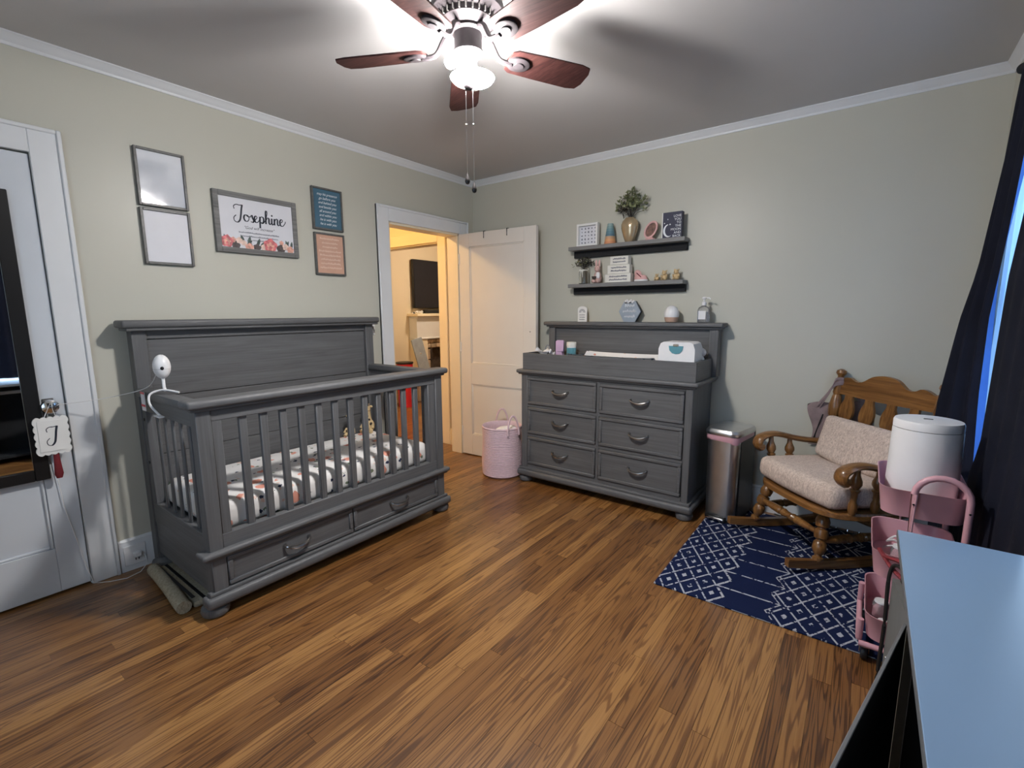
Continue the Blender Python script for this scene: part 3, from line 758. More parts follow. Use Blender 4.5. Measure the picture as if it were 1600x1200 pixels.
# rolled mat beside the crib foot
rm = thing('rolled_mat', 'cream and black striped mat folded on the floor beside the crib', 'mat', (.43, -2.72, 0))
obj('fold', MB().tube(catmull([(.17, -2.705, .032), (.30, -2.712, .034), (.45, -2.722, .034), (.60, -2.735, .032), (.66, -2.738, .031)], 4), .030, 14), 'stripe', rm)
obj('flat_layer', MB().box(.16, .66, -2.70, -2.60, .002, .034, .012, 2), 'stripe', rm)
for y, z in ((-2.698, .058), (-2.655, .0355)):
    obj('stripe', MB().box(.175, .655, y-.007, y+.007, z-.003, z+.001, .001), 'black', rm)
# switch on the left wall
sw = thing('light_switch', 'white double light switch beside the doorway', 'switch', (0, -1.175, 1.21))
obj('plate', MB().box(0, .006, -1.215, -1.148, 1.155, 1.265, .003), 'white', sw)
for y in (-1.195, -1.168): obj('toggle', MB().box(.006, .018, y-.005, y+.005, 1.20, 1.222, .002), 'black' if y < -1.18 else 'white', sw)

# ================================================================== dresser
ds = thing('dresser', 'grey oak six-drawer changing dresser with raised back and tray', 'dresser', (1.52, -.25, 0))
X0, X1, YF = .880, 2.165, -.475
obj('carcass', MB().box(X0+.004, X1-.004, YF+.014, -.030, .09, .852, .002), 'grey_z', ds)
for a, b_ in ((X0, X0+.055), (X1-.045, X1)):
    obj('corner_post', MB().box(a, b_, YF, YF+.05, .10, .852, .004), 'grey_z', ds)
obj('center_stile', MB().box(1.520, 1.538, YF+.002, YF+.03, .10, .852, .001), 'grey_z', ds)
for c, d in ((.832, .852), (.600, .622), (.368, .392), (.105, .148)):
    obj('rail', MB().box(X0+.05, X1-.045, YF+.003, YF+.03, c, d, .001), 'grey_x', ds)
obj('top_slab', MB().box(X0-.022, X1+.022, YF-.014, -.022, .850, .862, .004).box(X0-.034, X1+.034, YF-.026, -.022, .860, .888, .010, 3), 'grey_x', ds)
obj('base_moulding', MB().box(X0-.014, X1+.014, YF-.012, -.03, .098, .118, .006, 2).box(X0-.030, X1+.030, YF-.028, -.03, .050, .100, .016, 3), 'grey_x', ds)
for x, y in ((X0+.025, YF+.03), (X1-.025, YF+.03), (X0+.03, -.08), (X1-.03, -.08)): bun_foot(ds, x, y, .055, .056)
for a, b_ in ((X0+.060, 1.516), (1.542, X1-.050)):
    for c, d in ((.624, .830), (.394, .598), (.150, .366)):
        drawer(ds, a, b_, c, d, YF+.006, 'x', 'grey_x', .125)
# raised back
for a, b_ in ((.905, .962), (2.150, 2.208)):
    obj('hutch_post', MB().box(a, b_, -.125, -.035, .888, 1.205, .003), 'grey_z', ds)
obj('hutch_panel', MB().box(.962, 2.150, -.105, -.045, .888, 1.205, .002), 'grey_x', ds)
obj('hutch_rail', MB().box(.962, 2.150, -.112, -.104, .955, .965, .002), 'grey_x', ds)
obj('hutch_cap', MB().box(.890, 2.222, -.142, -.020, 1.200, 1.214, .004).box(.872, 2.240, -.160, -.014, 1.212, 1.242, .010, 3), 'grey_x', ds)
# changing tray
ty = thing('changing_tray', 'grey wooden changing tray standing on the dresser top', 'tray', (1.53, -.30, .888))
TX0, TX1, TY0, TY1 = .895, 2.178, -.478, -.128
obj('front_board', MB().box(TX0, TX1, TY0, TY0+.018, .888, 1.012, .002), 'grey_x', ty)
obj('back_board', MB().box(TX0, TX1, TY1-.018, TY1, .888, 1.012, .002), 'grey_x', ty)
obj('end_board', MB().box(TX0, TX0+.018, TY0+.018, TY1-.018, .888, 1.012, .002), 'grey_y', ty)
obj('end_board', MB().box(TX1-.018, TX1, TY0+.018, TY1-.018, .888, 1.012, .002), 'grey_y', ty)
obj('divider', MB().box(1.245, 1.260, TY0+.018, TY1-.018, .888, 1.000, .002), 'grey_y', ty)
pad = MB().grid(lambda u, v: (1.268+u*.640, TY0+.022+v*(TY1-TY0-.044), .955+.062*(2*abs(v-.5))**2.2 + .008*(2*abs(u-.5))**4), 24, 12)
pb = MB().box(1.268, 1.908, TY0+.022, TY1-.022, .890, .952, .01)
cp = thing('changing_pad', 'contoured changing pad in a white floral cover inside the tray', 'pad', (1.71, -.30, .89))
obj('cover', pad, 'floral', cp); obj('core', pb, 'white', cp)

# things in the tray
wp = thing('wipe_warmer', 'white wipe warmer box with teal window in the tray', 'wipe warmer', (2.04, -.33, 1.0))
wx0, wx1, wy0, wy1 = 1.925, 2.150, -.430, -.262
wr_ = MB()
prof = [(wx0, 1.0), (wx1, 1.0), (wx1, 1.085), (wx1-.012, 1.118), (wx1-.03, 1.128), (wx0+.03, 1.128), (wx0+.012, 1.118), (wx0, 1.085)]
wr_.prism(prof, lambda u, v, t: (u, t, v), wy0, wy1)
obj('lid', wr_, 'white', wp)
obj('base', MB().box(wx0-.002, wx1+.002, wy0-.003, wy1+.003, .968, 1.012, .006, 2), 'white', wp)
win = [(-.045, .040), (.045, .040), (.040, .012), (.022, -.006), (0, -.010), (-.022, -.006), (-.040, .012)]
obj('window', MB().prism(win, lambda u, v, t: (2.035+u, t, 1.064+v), wy0-.004, wy0+.002), 'teal', wp)
obj('badge', MB().box(2.018, 2.052, wy0-.008, wy0-.003, 1.100, 1.116, .002), 'chrome', wp)
obj('cradle', MB().box(wx0+.01, wx1-.01, wy0+.01, wy1-.01, .8885, .970), 'white', wp)
dp = MB()
dp.grid(lambda u, v: (2.135+.06*u, -.25+.10*v-.05, 1.02+.045*math.sin(PI*u)*.5+.03*v+.012*math.sin(9*u+5*v)), 8, 8)
single('folded_diaper', MB().ball((2.12, -.205, .965), .036, .045, .076, 12, 8).ball((2.125, -.19, 1.05), .03, .035, .03, 12, 8), 'white', 'crumpled white diaper tucked behind the wipe warmer', 'diaper', (2.12, -.2, .98))
lb = thing('lilac_card_box', 'small lilac carton standing at the tray end', 'carton', (1.105, -.25, .95))
obj('carton', MB().box(1.062, 1.118, -.275, -.235, .89, 1.098, .002), 'lilac', lb)
obj('flap', MB().box(1.078, 1.135, -.282, -.276, 1.02, 1.105, .001), 'lilac', lb)
tb = thing('cream_jar', 'small jar with teal band beside the lilac carton', 'jar', (1.185, -.25, .89))
obj('body', MB().lathe([(.034, .89), (.036, .90), (.036, 1.055), (.034, 1.06)], (1.185, -.245, 0), 18), 'white', tb)
obj('label_band', MB().lathe([(.0365, .985), (.0368, .99), (.0368, 1.045), (.0365, 1.05)], (1.185, -.245, 0), 18, caps=False), 'teal', tb)
obj('lid', MB().lathe([(.037, 1.058), (.038, 1.062), (.038, 1.088), (.035, 1.092)], (1.185, -.245, 0), 18), 'cream', tb)
bt = thing('plastic_bag', 'crumpled clear packet lying at the tray corner', 'packet', (.97, -.30, .9))
obj('packet', MB().grid(lambda u, v: (.925+.12*u, -.36+.14*v, 1.005+.035*math.sin(7*u+2)*math.sin(6*v)+.016*math.sin(17*u*v+1)), 10, 10), 'white', bt)
obj('fill', MB().box(.93, 1.035, -.35, -.23, .89, .985, .02, 2), 'white', bt)
obj('loop', MB().tube([(1.0+.022*math.cos(a/8*PI), -.29, 1.02+.045*math.sin(a/8*PI)) for a in range(9)], .003, 6), 'ink_soft', bt)
# things on the raised back
HZ = 1.242
tg_ = thing('tag_sign', 'small white arched tag sign with a rainbow on the dresser back', 'sign', (1.186, -.08, HZ))
arc = [(-.039, 0), (.039, 0), (.039, .10)] + [(.039*math.cos(R(a)), .095+.024*math.sin(R(a))) for a in range(15, 180, 15)] + [(-.039, .10)]
obj('board', MB().prism(arc, lambda u, v, t: (1.186+u, t, HZ+v), -.085, -.075), 'white_paint', tg_)
for r_ in (.014, .020, .026):
    obj('rainbow_band', MB().ribbon([(r_*math.cos(R(a)), .070+r_*math.sin(R(a))) for a in range(0, 181, 15)], .003, lambda u, v: (1.186+u, -.0856, HZ+v)), 'ink_soft', tg_)
sc_ = MB(); rg = random.Random(3)
for k, v in enumerate((.052, .034, .017)): scribble(sc_, -.024, .024, v, .004, lambda u, w_: (1.186+u, -.0856, HZ+w_), .0014, rg)
obj('lettering', sc_, 'ink_soft', tg_)
hx = thing('hexagon_sign', 'slate blue hexagon sign with white lettering and a flower topper', 'sign', (1.575, -.075, HZ))
hp = [(.084*math.cos(R(a)), .076+.0873*math.sin(R(a))) for a in range(0, 360, 60)]
obj('board', MB().prism(hp, lambda u, v, t: (1.575+u, t, HZ+v), -.085, -.068), 'slate', hx)
obj('edge', MB().prism([(u*1.04, .076+(v-.076)*1.0) for u, v in hp], lambda u, v, t: (1.575+u, t, HZ+v), -.070, -.060), 'charcoal', hx)
for (v, w_) in ((.118, .036), (.078, .052), (.040, .040)):
    sl = MB(); scribble(sl, -w_, w_, v, .015, lambda u, q: (1.575+u, -.0858, HZ+q), .0046, rg, 2.4); obj('lettering', sl, 'ink_white', hx)
for k in range(7):
    obj('flower', MB().ball((1.545+k*.010, -.088, HZ+.150+.008*math.sin(k*2.1)), .008, .006, .008, 8, 6), 'white', hx)
for k in range(4):
    obj('leaf', MB().ball((1.545+k*.016, -.088, HZ+.140), .009, .002, .004, 8, 5), 'leaf_dark', hx)
eg = thing('egg_lamp', 'white egg-shaped night light on a wooden base', 'night light', (1.885, -.09, HZ))
obj('base', MB().lathe([(.030, 0), (.040, .004), (.047, .030), (.048, .036)], (1.885, -.09, HZ), 20), 'wood_tan', eg)
obj('shell', MB().lathe([(.048, .036), (.051, .055), (.046, .082), (.033, .103), (.015, .113), (.001, .115)], (1.885, -.09, HZ), 20), 'white', eg)
pm = thing('hand_sanitizer', 'clear pump bottle of sanitizer with white label', 'bottle', (2.098, -.09, HZ))
obj('bottle', MB().lathe([(.030, 0), (.034, .004), (.034, .085), (.028, .100), (.013, .110), (.012, .118)], (2.098, -.09, HZ), 18, None, 1.15, .75), 'clear', pm)
obj('label_wrap', MB().box(2.072, 2.118, -.1175, -.1165, HZ+.022, HZ+.078), 'white', pm)
obj('collar', MB().lathe([(.014, .114), (.015, .118), (.015, .134), (.010, .138)], (2.098, -.09, HZ), 14), 'white', pm)
obj('pump_head', MB().tube([(2.098, -.09, HZ+.136), (2.098, -.09, HZ+.156)], .005, 8).box(2.086, 2.110, -.1, -.08, HZ+.154, HZ+.170, .004).tube([(2.104, -.09, HZ+.163), (2.130, -.092, HZ+.162), (2.138, -.093, HZ+.154)], .004, 8), 'white', pm)
obj('liquid', MB().lathe([(.026, .004), (.030, .006), (.030, .070)], (2.098, -.09, HZ), 16, None, 1.1, .7), 'clear', pm)

# ================================================================== wall shelves
def shelf(z, label):
    t = thing('picture_shelf', label, 'shelf', (1.51, 0, z))
    obj('board', MB().box(1.069, 1.957, -.112, -.002, z-.028, z, .002), 'shelf_grey', t)
    obj('back_rail', MB().box(1.075, 1.951, -.030, -.001, z-.078, z-.0285, .002), 'charcoal', t)  # charcoal puts the shade below the board into the rail's colour
S1, S2 = 1.812, 1.531
shelf(S1, 'grey ledge shelf with the vase and navy sign')
shelf(S2, 'grey ledge shelf with the white stacked blocks, under the vase shelf')
# upper shelf
sf = thing('shadow_box', 'white square shadow box frame with milestone prints', 'frame', (1.208, -.05, S1))
fx0, fx1, fz0, fz1 = 1.120, 1.297, S1, S1+.170
fb = MB()
for a, b_, c, d in ((fx0, fx0+.016, fz0, fz1), (fx1-.016, fx1, fz0, fz1), (fx0+.016, fx1-.016, fz0, fz0+.016), (fx0+.016, fx1-.016, fz1-.016, fz1)): fb.box(a, b_, -.075, -.035, c, d, .0015)
obj('frame', fb, 'white_paint', sf)
obj('backing', MB().box(fx0+.01, fx1-.01, -.045, -.038, fz0+.01, fz1-.01), 'paper', sf)
pr_ = MB(); rg = random.Random(11)
for i in range(5):
    for j in range(5):
        cx_, cz_ = fx0+.032+i*.028, fz0+.032+j*.026
        k = rg.randint(5, 7); a0 = rg.random()*6
        pr_.poly([(cx_+rg.uniform(.004, .010)*math.cos(a0+2*PI*q/k), -.0456, cz_+rg.uniform(.004, .010)*math.sin(a0+2*PI*q/k)) for q in range(k)])
obj('print', pr_, 'ink_soft', sf)
vs2 = thing('stacking_cups', 'tower of teal and orange nesting cups on the shelf', 'toy', (1.395, -.06, S1))
cols = [(.62, .27, .13), (.66, .34, .16), (.55, .32, .18), (.10, .19, .24), (.12, .23, .28), (.16, .29, .32), (.22, .35, .36), (.30, .42, .41)]
zz = S1
for k, c in enumerate(cols):
    mt = M('cup_%d' % k, c, .4, var=.03); h_ = .0185; r1 = .044-.0030*k
    obj('cup', MB().lathe([(r1, 0), (r1-.0010, h_-.003), (r1-.0025, h_)], (1.395, -.06, zz), 18), mt, vs2); zz += h_
def bouquet(parent, c, rx, rz, n, m, seed, leaf=.018):
    rg = random.Random(seed); mb = MB(); st2 = MB()
    for i in range(n):
        a = rg.random()*2*PI; el = rg.uniform(.1, 1.0)
        d = Vector((math.cos(a)*rx*el, math.sin(a)*min(rx, .045)*el, rz*rg.uniform(.35, 1.0)*(1-.35*el*el)))
        p = Vector(c)+d
        if i % 4 == 0: st2.tube([c, Vector(c)+d*.5+Vector((0, 0, rz*.1)), p], .0012, 4)
        for q in range(3):
            v = Vector((rg.uniform(-1, 1), rg.uniform(-.5, .5), rg.uniform(-.2, 1))).normalized()
            w_ = v.cross(Vector((rg.uniform(-1, 1), rg.uniform(-1, 1), rg.uniform(-1, 1)))).normalized()
            L = leaf*rg.uniform(.6, 1.2); pp = p+Vector((rg.uniform(-.008, .008), rg.uniform(-.006, .006), rg.uniform(-.008, .008)))
            mb.poly([pp, pp+v*L*.5+w_*L*.22, pp+v*L, pp+v*L*.5-w_*L*.22])
    f = obj('foliage', mb, m, parent, smooth=False); f['kind'] = 'stuff'
    obj('stems', st2, 'leaf_dark', parent)
va = thing('gold_vase', 'pearly gold vase with dried eucalyptus on the shelf', 'vase', (1.548, -.06, S1))
obj('vase', MB().lathe([(.026, 0), (.030, .004), (.046, .045), (.062, .100), (.063, .125), (.054, .150), (.036, .165), (.032, .172), (.027, .172), (.027, .16)], (1.548, -.0655, S1), 24, None, 1, .72), 'gold', va)
bouquet(va, (1.552, -.062, S1+.160), .115, .200, 130, 'leaf', 5, .028)
bouquet(va, (1.500, -.062, S1+.17), .045, .13, 20, 'leaf_dark', 8, .024)
pf = thing('oval_frame', 'pale pink oval frame with baby photo, tipped on its stand', 'frame', (1.705, -.06, S1))
of = Matrix.Translation((1.706, -.060, S1+.072)) @ Matrix.Rotation(R(32), 4, 'Y')
def ell(a, b_, n=24): return [(a*math.cos(2*PI*k/n), b_*math.sin(2*PI*k/n)) for k in range(n)]
rim = MB(); o1 = ell(.042, .064); i1 = ell(.031, .050)
for k in range(24):
    k2 = (k+1) % 24
    for (A, B, ya, yb) in ((o1, i1, -.010, -.010), (o1, o1, -.010, .004), (i1, i1, -.010, .0)):
        pts = [(A[k][0], ya, A[k][1]), (A[k2][0], ya, A[k2][1]), (B[k2][0], yb, B[k2][1]), (B[k][0], yb, B[k][1])]
        rim.poly([of @ Vector(p) for p in pts])
obj('rim', rim, 'pink_soft', pf)
obj('photo', MB().poly([of @ Vector((u, -.004, v)) for u, v in i1]), M('sepia_photo', (.16, .075, .055), .4, var=.7, scale=60), pf)
obj('back_plate', MB().prism(o1, lambda u, v, t: of @ Vector((u, t, v)), .0, .005), 'white', pf)
obj('foot', MB().box(1.668, 1.740, -.082, -.035, S1, S1+.012, .004).box(1.69, 1.72, -.066, -.050, S1+.01, S1+.03, .003), 'pink_soft', pf)
nb = thing('moon_sign', 'navy block sign with crescent moon, stars and white words', 'sign', (1.865, -.06, S1))
na0, na1, nz0 = 1.800, 1.930, S1
obj('block', MB().box(na0, na1, -.095, -.055, nz0, nz0+.168, .001), 'navy_print', nb)
obj('side_edge', MB().box(na0-.007, na0-.0002, -.094, -.056, nz0, nz0+.168, .001), 'white_paint', nb)
NP = lambda u, v: (u, -.0957, v)
for k, wd_ in enumerate(('LOVE', 'YOU', 'TO', 'THE', 'MOON', 'AND', 'BACK')):
    lettering(wd_, .0215, lambda u, v, k=k: NP(na1-.006+u, nz0+.133-k*.0215+v), 'ink_white', nb, 'RIGHT')
mo2 = []
ccx, ccz = na0+.038, nz0+.048
outer = [(ccx+.034*math.cos(R(a)), ccz+.042*math.sin(R(a))) for a in range(95, 311, 12)]
inner = [(ccx+.008+.029*math.cos(R(a)), ccz+.002+.038*math.sin(R(a))) for a in range(310, 94, -12)]
ob_, ib_ = outer, inner[::-1]
mm_ = MB()
for k in range(min(len(ob_), len(ib_))-1): mm_.poly([NP(*ob_[k]), NP(*ob_[k+1]), NP(*ib_[k+1]), NP(*ib_[k])])
obj('moon', mm_, 'ink_white', nb)
for (u, v, r_) in ((.034, .122, .005), (.012, .098, .006), (.050, .088, .007)):
    obj('star', MB().poly([NP(na0+u+(r_ if q % 2 == 0 else r_*.4)*math.cos(PI*q/4), nz0+v+(r_ if q % 2 == 0 else r_*.4)*math.sin(PI*q/4)) for q in range(8)]), 'ink_white', nb)
# lower shelf
jr = thing('flower_jar', 'clear glass jar of dark dried flowers on the shelf', 'jar', (1.180, -.06, S2))
obj('jar', MB().lathe([(.034, 0), (.038, .004), (.038, .085), (.030, .098), (.030, .112), (.0275, .112), (.0275, .10), (.035, .083), (.035, .006), (.001, .005)], (1.180, -.06, S2), 20), 'glass', jr)
obj('ribbon_bow', MB().lathe([(.031, .098), (.0335, .102), (.031, .106)], (1.180, -.06, S2), 16, caps=False).ball((1.168, -.094, S2+.102), .014, .004, .007).ball((1.192, -.094, S2+.102), .014, .004, .007).box(1.17, 1.178, -.097, -.095, S2+.06, S2+.1).box(1.184, 1.192, -.097, -.095, S2+.05, S2+.1), 'cream', jr)
bouquet(jr, (1.178, -.055, S2+.115), .085, .085, 55, 'leaf_dark', 21, .022)
bouquet(jr, (1.178, -.055, S2+.110), .095, .09, 25, 'leaf', 22, .020)
by = thing('bunny_figurine', 'pink and white bunny figurine holding a basket', 'figurine', (1.300, -.06, S2))
bb = MB().ball((1.300, -.06, S2+.045), .032, .028, .046).ball((1.300, -.066, S2+.110), .024, .022, .026)
bb.ball((1.280, -.085, S2+.018), .018, .022, .016).ball((1.320, -.085, S2+.018), .018, .022, .016)
obj('body', bb, 'skin', by)
for s_ in (-1, 1): obj('ear', MB().ball((1.300+s_*.013, -.062, S2+.150), .008, .005, .026, 8, 8), 'pink_soft', by)
obj('apron', MB().ball((1.312, -.082, S2+.06), .018, .012, .026, 10, 8), 'white', by)
obj('basket', MB().lathe([(.012, 0), (.018, .022)], (1.288, -.096, S2+.03), 12), 'soot', by)
for s_ in (-1, 1): obj('eye', MB().ball((1.300+s_*.009, -.086, S2+.114), .0028, None, None, 6, 5), 'black', by)
lev = ((S2, 1.378, 1.580, .062, 'lowest and widest of three white lettered wooden blocks'), (S2+.0625, 1.396, 1.570, .064, 'middle one of three stacked white lettered wooden blocks'), (S2+.127, 1.416, 1.558, .060, 'topmost and smallest of three stacked white lettered wooden blocks'))
rg = random.Random(17)
for z, a, b_, h_, lb_ in lev:
    t = thing('lettered_block', lb_, 'block', ((a+b_)/2, -.06, z), 0, 'stacked white blocks')
    obj('block', MB().box(a, b_, -.098, -.040, z, z+h_, .003), 'cream', t)
    for v in (.68, .32):
        sl = MB(); scribble(sl, a+(b_-a)*.17, b_-(b_-a)*.14, z+h_*v, .0095, lambda u, q: (u, -.0986, q), .0022, rg, 2.6); obj('lettering', sl, 'ink_soft', t)
sh = thing('shoe_ornament', 'pink and white baby shoe ornament on the shelf', 'ornament', (1.640, -.06, S2))
so = Matrix.Translation((1.640, -.062, S2)) @ Matrix.Rotation(R(8), 4, 'Y')
obj('shell', MB().lathe([(.020, 0), (.040, .006), (.050, .020), (.046, .036), (.030, .048)], (0, 0, 0), 18, None, 1, .62).xf(so), 'pink_soft', sh)
obj('tongue', MB().ball((1.622, -.062, S2+.052), .026, .016, .034, 12, 8, Matrix.Rotation(R(-30), 3, 'Y')), 'pink_soft', sh)
obj('sole', MB().lathe([(.036, 0), (.052, .003), (.052, .012), (.044, .016)], (1.645, -.062, S2), 18, None, 1, .62), 'white', sh)
for k in range(3): obj('lace', MB().tube([(1.622+k*.011, -.088, S2+.060-k*.010), (1.634+k*.011, -.094, S2+.050-k*.010)], .003, 6), 'red', sh)
def bear(x, h, label):
    t = thing('bear_figurine', label, 'figurine', (x, -.06, S2), 0, 'honey bear figurines on the shelf')
    k = h/.075
    b_ = MB().ball((x, -.06, S2+.022*k), .020*k, .018*k, .022*k, 10, 8).ball((x-.002*k, -.066, S2+.053*k), .017*k, .016*k, .016*k, 10, 8)
    for s_ in (-1, 1):
        b_.ball((x+s_*.014*k, -.080, S2+.009*k), .008*k, .014*k, .009*k, 8, 6); b_.ball((x+s_*.019*k, -.072, S2+.03*k), .006*k, .009*k, .012*k, 8, 6)
    obj('body', b_, 'bear', t)
    for s_ in (-1, 1):
        obj('ear', MB().ball((x+s_*.013*k, -.062, S2+.067*k), .006*k, .004*k, .006*k, 8, 6), 'bear', t)
        obj('eye', MB().ball((x+s_*.006*k, -.0815*1.0, S2+.056*k), .0022*k, None, None, 6, 5), 'black', t)
bear(1.762, .052, 'smallest honey-coloured bear figurine, next to the pink shoe')
bear(1.815, .074, 'honey-coloured bear figurine between the smallest bear and the one at the shelf end')
bear(1.898, .078, 'honey-coloured bear figurine at the shelf end, farthest from the shoe')

# ================================================================== pictures on the left wall
def picture(y0, y1, z0, z1, fwid, fm, pm_, label, name='framed_print', d=.022):
    t = thing(name, label, 'picture', (0, (y0+y1)/2, z0))
    fr = MB()
    for a, b_, c, e in ((y0, y0+fwid, z0, z1), (y1-fwid, y1, z0, z1), (y0+fwid, y1-fwid, z0, z0+fwid), (y0+fwid, y1-fwid, z1-fwid, z1)): fr.box(.001, d, a, b_, c, e, .002)
    obj('frame', fr, fm, t)
    obj('print', MB().box(.003, d-.008, y0+fwid-.002, y1-fwid+.002, z0+fwid-.002, z1-fwid+.002), pm_, t)
    return t
picture(-2.541, -2.321, 1.862, 2.142, .013, 'frame_dark', 'picglass', 'dark metal frame with glossy pale print, above its twin frame')
picture(-2.542, -2.320, 1.573, 1.852, .013, 'frame_dark', 'paper', 'dark metal frame with plain white print, below the glossy one')
jp = picture(-2.201, -1.718, 1.668, 2.006, .029, 'frame_grey', 'paper', 'wide weathered grey frame with script name and flower border')
FX = .0147
J0, JZ = -2.201, 1.668
def LP(u, v): return (FX, J0+u, JZ+v)
# hand-drawn script name, units of x-height
strokes = [
    [(-.15, 1.55), (-.20, 1.95), (.15, 2.20), (.60, 2.18), (1.05, 2.25)],
    [(1.0, 2.28), (.85, 1.6), (.72, .8), (.55, .1), (.18, -.28), (-.22, -.12), (-.28, .35), (.05, .72)],
    [(1.62, .92), (1.25, .85), (1.12, .45), (1.28, .06), (1.62, .04), (1.85, .42), (1.75, .82), (1.55, .90), (1.75, .72), (2.1, .72)],
    [(1.98, .62), (2.28, .98), (2.36, .62), (2.52, .25), (2.38, -.02), (2.08, .05)],
    [(2.42, .08), (2.78, .42), (3.02, .72), (2.92, .96), (2.68, .80), (2.64, .38), (2.82, .04), (3.18, .18), (3.42, .62)],
    [(3.46, .95), (3.44, .3), (3.40, -.72)],
    [(3.44, .55), (3.66, .95), (3.96, .86), (4.0, .40), (3.78, .02), (3.50, .14), (3.9, .06), (4.25, .5), (4.48, 1.1)],
    [(4.28, .6), (4.55, 1.4), (4.58, 1.85), (4.42, 1.88), (4.34, 1.3), (4.32, .0)],
    [(4.34, .45), (4.60, .92), (4.82, .80), (4.80, .25), (4.98, .02), (5.20, .40)],
    [(5.26, .95), (5.22, .28), (5.36, .02), (5.60, .30)],
    [(5.66, .95), (5.64, .0)],
    [(5.66, .45), (5.92, .95), (6.14, .82), (6.12, .25), (6.28, .02), (6.50, .25)],
    [(6.50, .40), (6.86, .66), (6.94, .90), (6.70, .98), (6.50, .60), (6.60, .10), (6.95, .04), (7.30, .45), (7.42, .78)],
]
jn = MB(); k = .0395
for st3 in strokes:
    jn.ribbon(catmull([(.118+p[0]*k, .185+p[1]*k*1.0) for p in st3], 6), lambda dx, dy: .0036+.0052*max(0, -dy if abs(dy) > .3 else 0) + .0012, lambda u, v: LP(u, v))
jn.poly([LP(.118+(5.30+.14*math.cos(q*PI/5))*k, .185+(1.35+.14*math.sin(q*PI/5))*k) for q in range(10)])
obj('lettering', jn, 'ink', jp)
lettering('"God will increase"', .023, lambda u, v: LP(.245+u, .142+v), 'ink', jp, 'CENTER', .35)
rg = random.Random(5)
for v, w_ in ((.120, .118), (.100, .110), (.080, .042)):
    sl = MB(); scribble(sl, .245-w_, .245+w_, v, .0065, LP, .0011, rg, 3.0); obj('lettering', sl, 'ink_soft', jp)
# watercolour flowers printed along the bottom edge
cols = dict(rose=M('rose_print', (.62, .17, .18), .5, var=.4, scale=50), coral=M('coral_print', (.72, .38, .30), .5, var=.3, scale=60), green=M('sage_print', (.07, .10, .09), .5, var=.5, scale=60), dusk=M('plum_print', (.09, .07, .07), .5, var=.5, scale=60), blush=M('blush_print', (.78, .58, .50), .5, var=.2, scale=60))
def bloom(u, v, r_, key, lift, wob=.12, n=18):
    rg = random.Random(int(u*9999+v*777)); pts = []
    for q in range(n):
        rr_ = r_*(1+wob*math.sin(q*5*2*PI/n+rg.random()))
        vv = max(.030, v+rr_*math.sin(2*PI*q/n)); uu = min(.453, max(.030, u+rr_*math.cos(2*PI*q/n)))
        pts.append((FX+lift, J0+uu, JZ+vv))
    obj('flower', MB().poly(pts), cols[key], jp)
def leaflet(u, v, a, L, key='green', lift=.0003):
    ca, sa = math.cos(a), math.sin(a)
    pts = [(0, 0), (L*.35, L*.16), (L*.7, L*.14), (L, 0), (L*.7, -L*.14), (L*.35, -L*.16)]
    obj('leaf', MB().poly([(FX+lift, J0+u+p*ca-q*sa, JZ+max(.03, v+p*sa+q*ca)) for p, q in pts]), cols[key], jp)
for i, (u, v, a, L) in enumerate(((.155, .05, 1.9, .06), (.175, .05, 1.3, .055), (.165, .045, .8, .05), (.225, .045, 1.2, .055), (.24, .04, .8, .06), (.26, .06, .5, .05), (.42, .05, 1.9, .055), (.435, .05, 1.4, .05), (.05, .06, 1.7, .04), (.20, .04, 2.2, .05), (.40, .055, 1.1, .05))): leaflet(u, v, a, L, lift=.0002+.00002*i)
for i, (u, v, r_, key) in enumerate(((.105, .042, .024, 'dusk'), (.225, .040, .022, 'dusk'), (.37, .045, .028, 'dusk'), (.125, .072, .018, 'blush'), (.150, .060, .016, 'blush'), (.40, .06, .020, 'blush'), (.430, .045, .022, 'coral'), (.180, .038, .024, 'coral'), (.092, .073, .015, 'coral'), (.375, .083, .013, 'coral'), (.27, .045, .022, 'blush'), (.058, .062, .033, 'rose'), (.305, .060, .040, 'rose'))): bloom(u, v, r_, key, .0005+.00003*i)
for u, v, r_ in ((.058, .058, .018), (.305, .055, .022)): bloom(u, v, r_, 'coral', .0011, .25)
for u, v, r_ in ((.058, .052, .008), (.305, .047, .010)): bloom(u, v, r_, 'rose', .0013, .3)
tp = picture(-1.603, -1.379, 1.870, 2.139, .012, 'frame_dark', 'teal_print', 'dark metal frame with teal print and white handwriting')
for k, ln in enumerate(('may his presence', 'go before you', 'and behind you', 'and beside you', 'all around you', 'and within you', 'he is with you', 'he is with you')):
    lettering(ln, .0235, lambda u, v, k=k: (FX, -1.491+u, 2.090-k*.0268+v), 'ink_white', tp, 'CENTER', .35, space=.92)
pp_ = picture(-1.602, -1.378, 1.575, 1.850, .012, 'frame_dark', 'peach_print', 'dark metal frame with peach print and pale handwriting')
rg = random.Random(29)
for k in range(8):
    w_ = rg.uniform(.055, .085); sl = MB(); scribble(sl, -1.49-w_, -1.49+w_, 1.812-k*.027, .010, lambda u, v: (FX, u, v), .0022, rg, 2.4); obj('lettering', sl, 'ink_peach', pp_)
# mirror on the closed door
mr = thing('door_mirror', 'tall black framed mirror hung on the closed white door', 'mirror', (.004, -3.2, .572))
y0, y1, z0, z1 = -3.40, -3.004, .572, 1.842
fr = MB(); fwid = .052
for a, b_, c, e in ((y0, y0+fwid, z0, z1), (y1-fwid, y1, z0, z1), (y0+fwid, y1-fwid, z0, z0+fwid), (y0+fwid, y1-fwid, z1-fwid, z1)): fr.box(.0045, .030, a, b_, c, e, .003)
obj('frame', fr, 'black_frame', mr)
obj('glass', MB().box(.010, .020, y0+fwid-.002, y1-fwid+.002, z0+fwid-.002, z1-fwid+.002), 'mirror', mr)
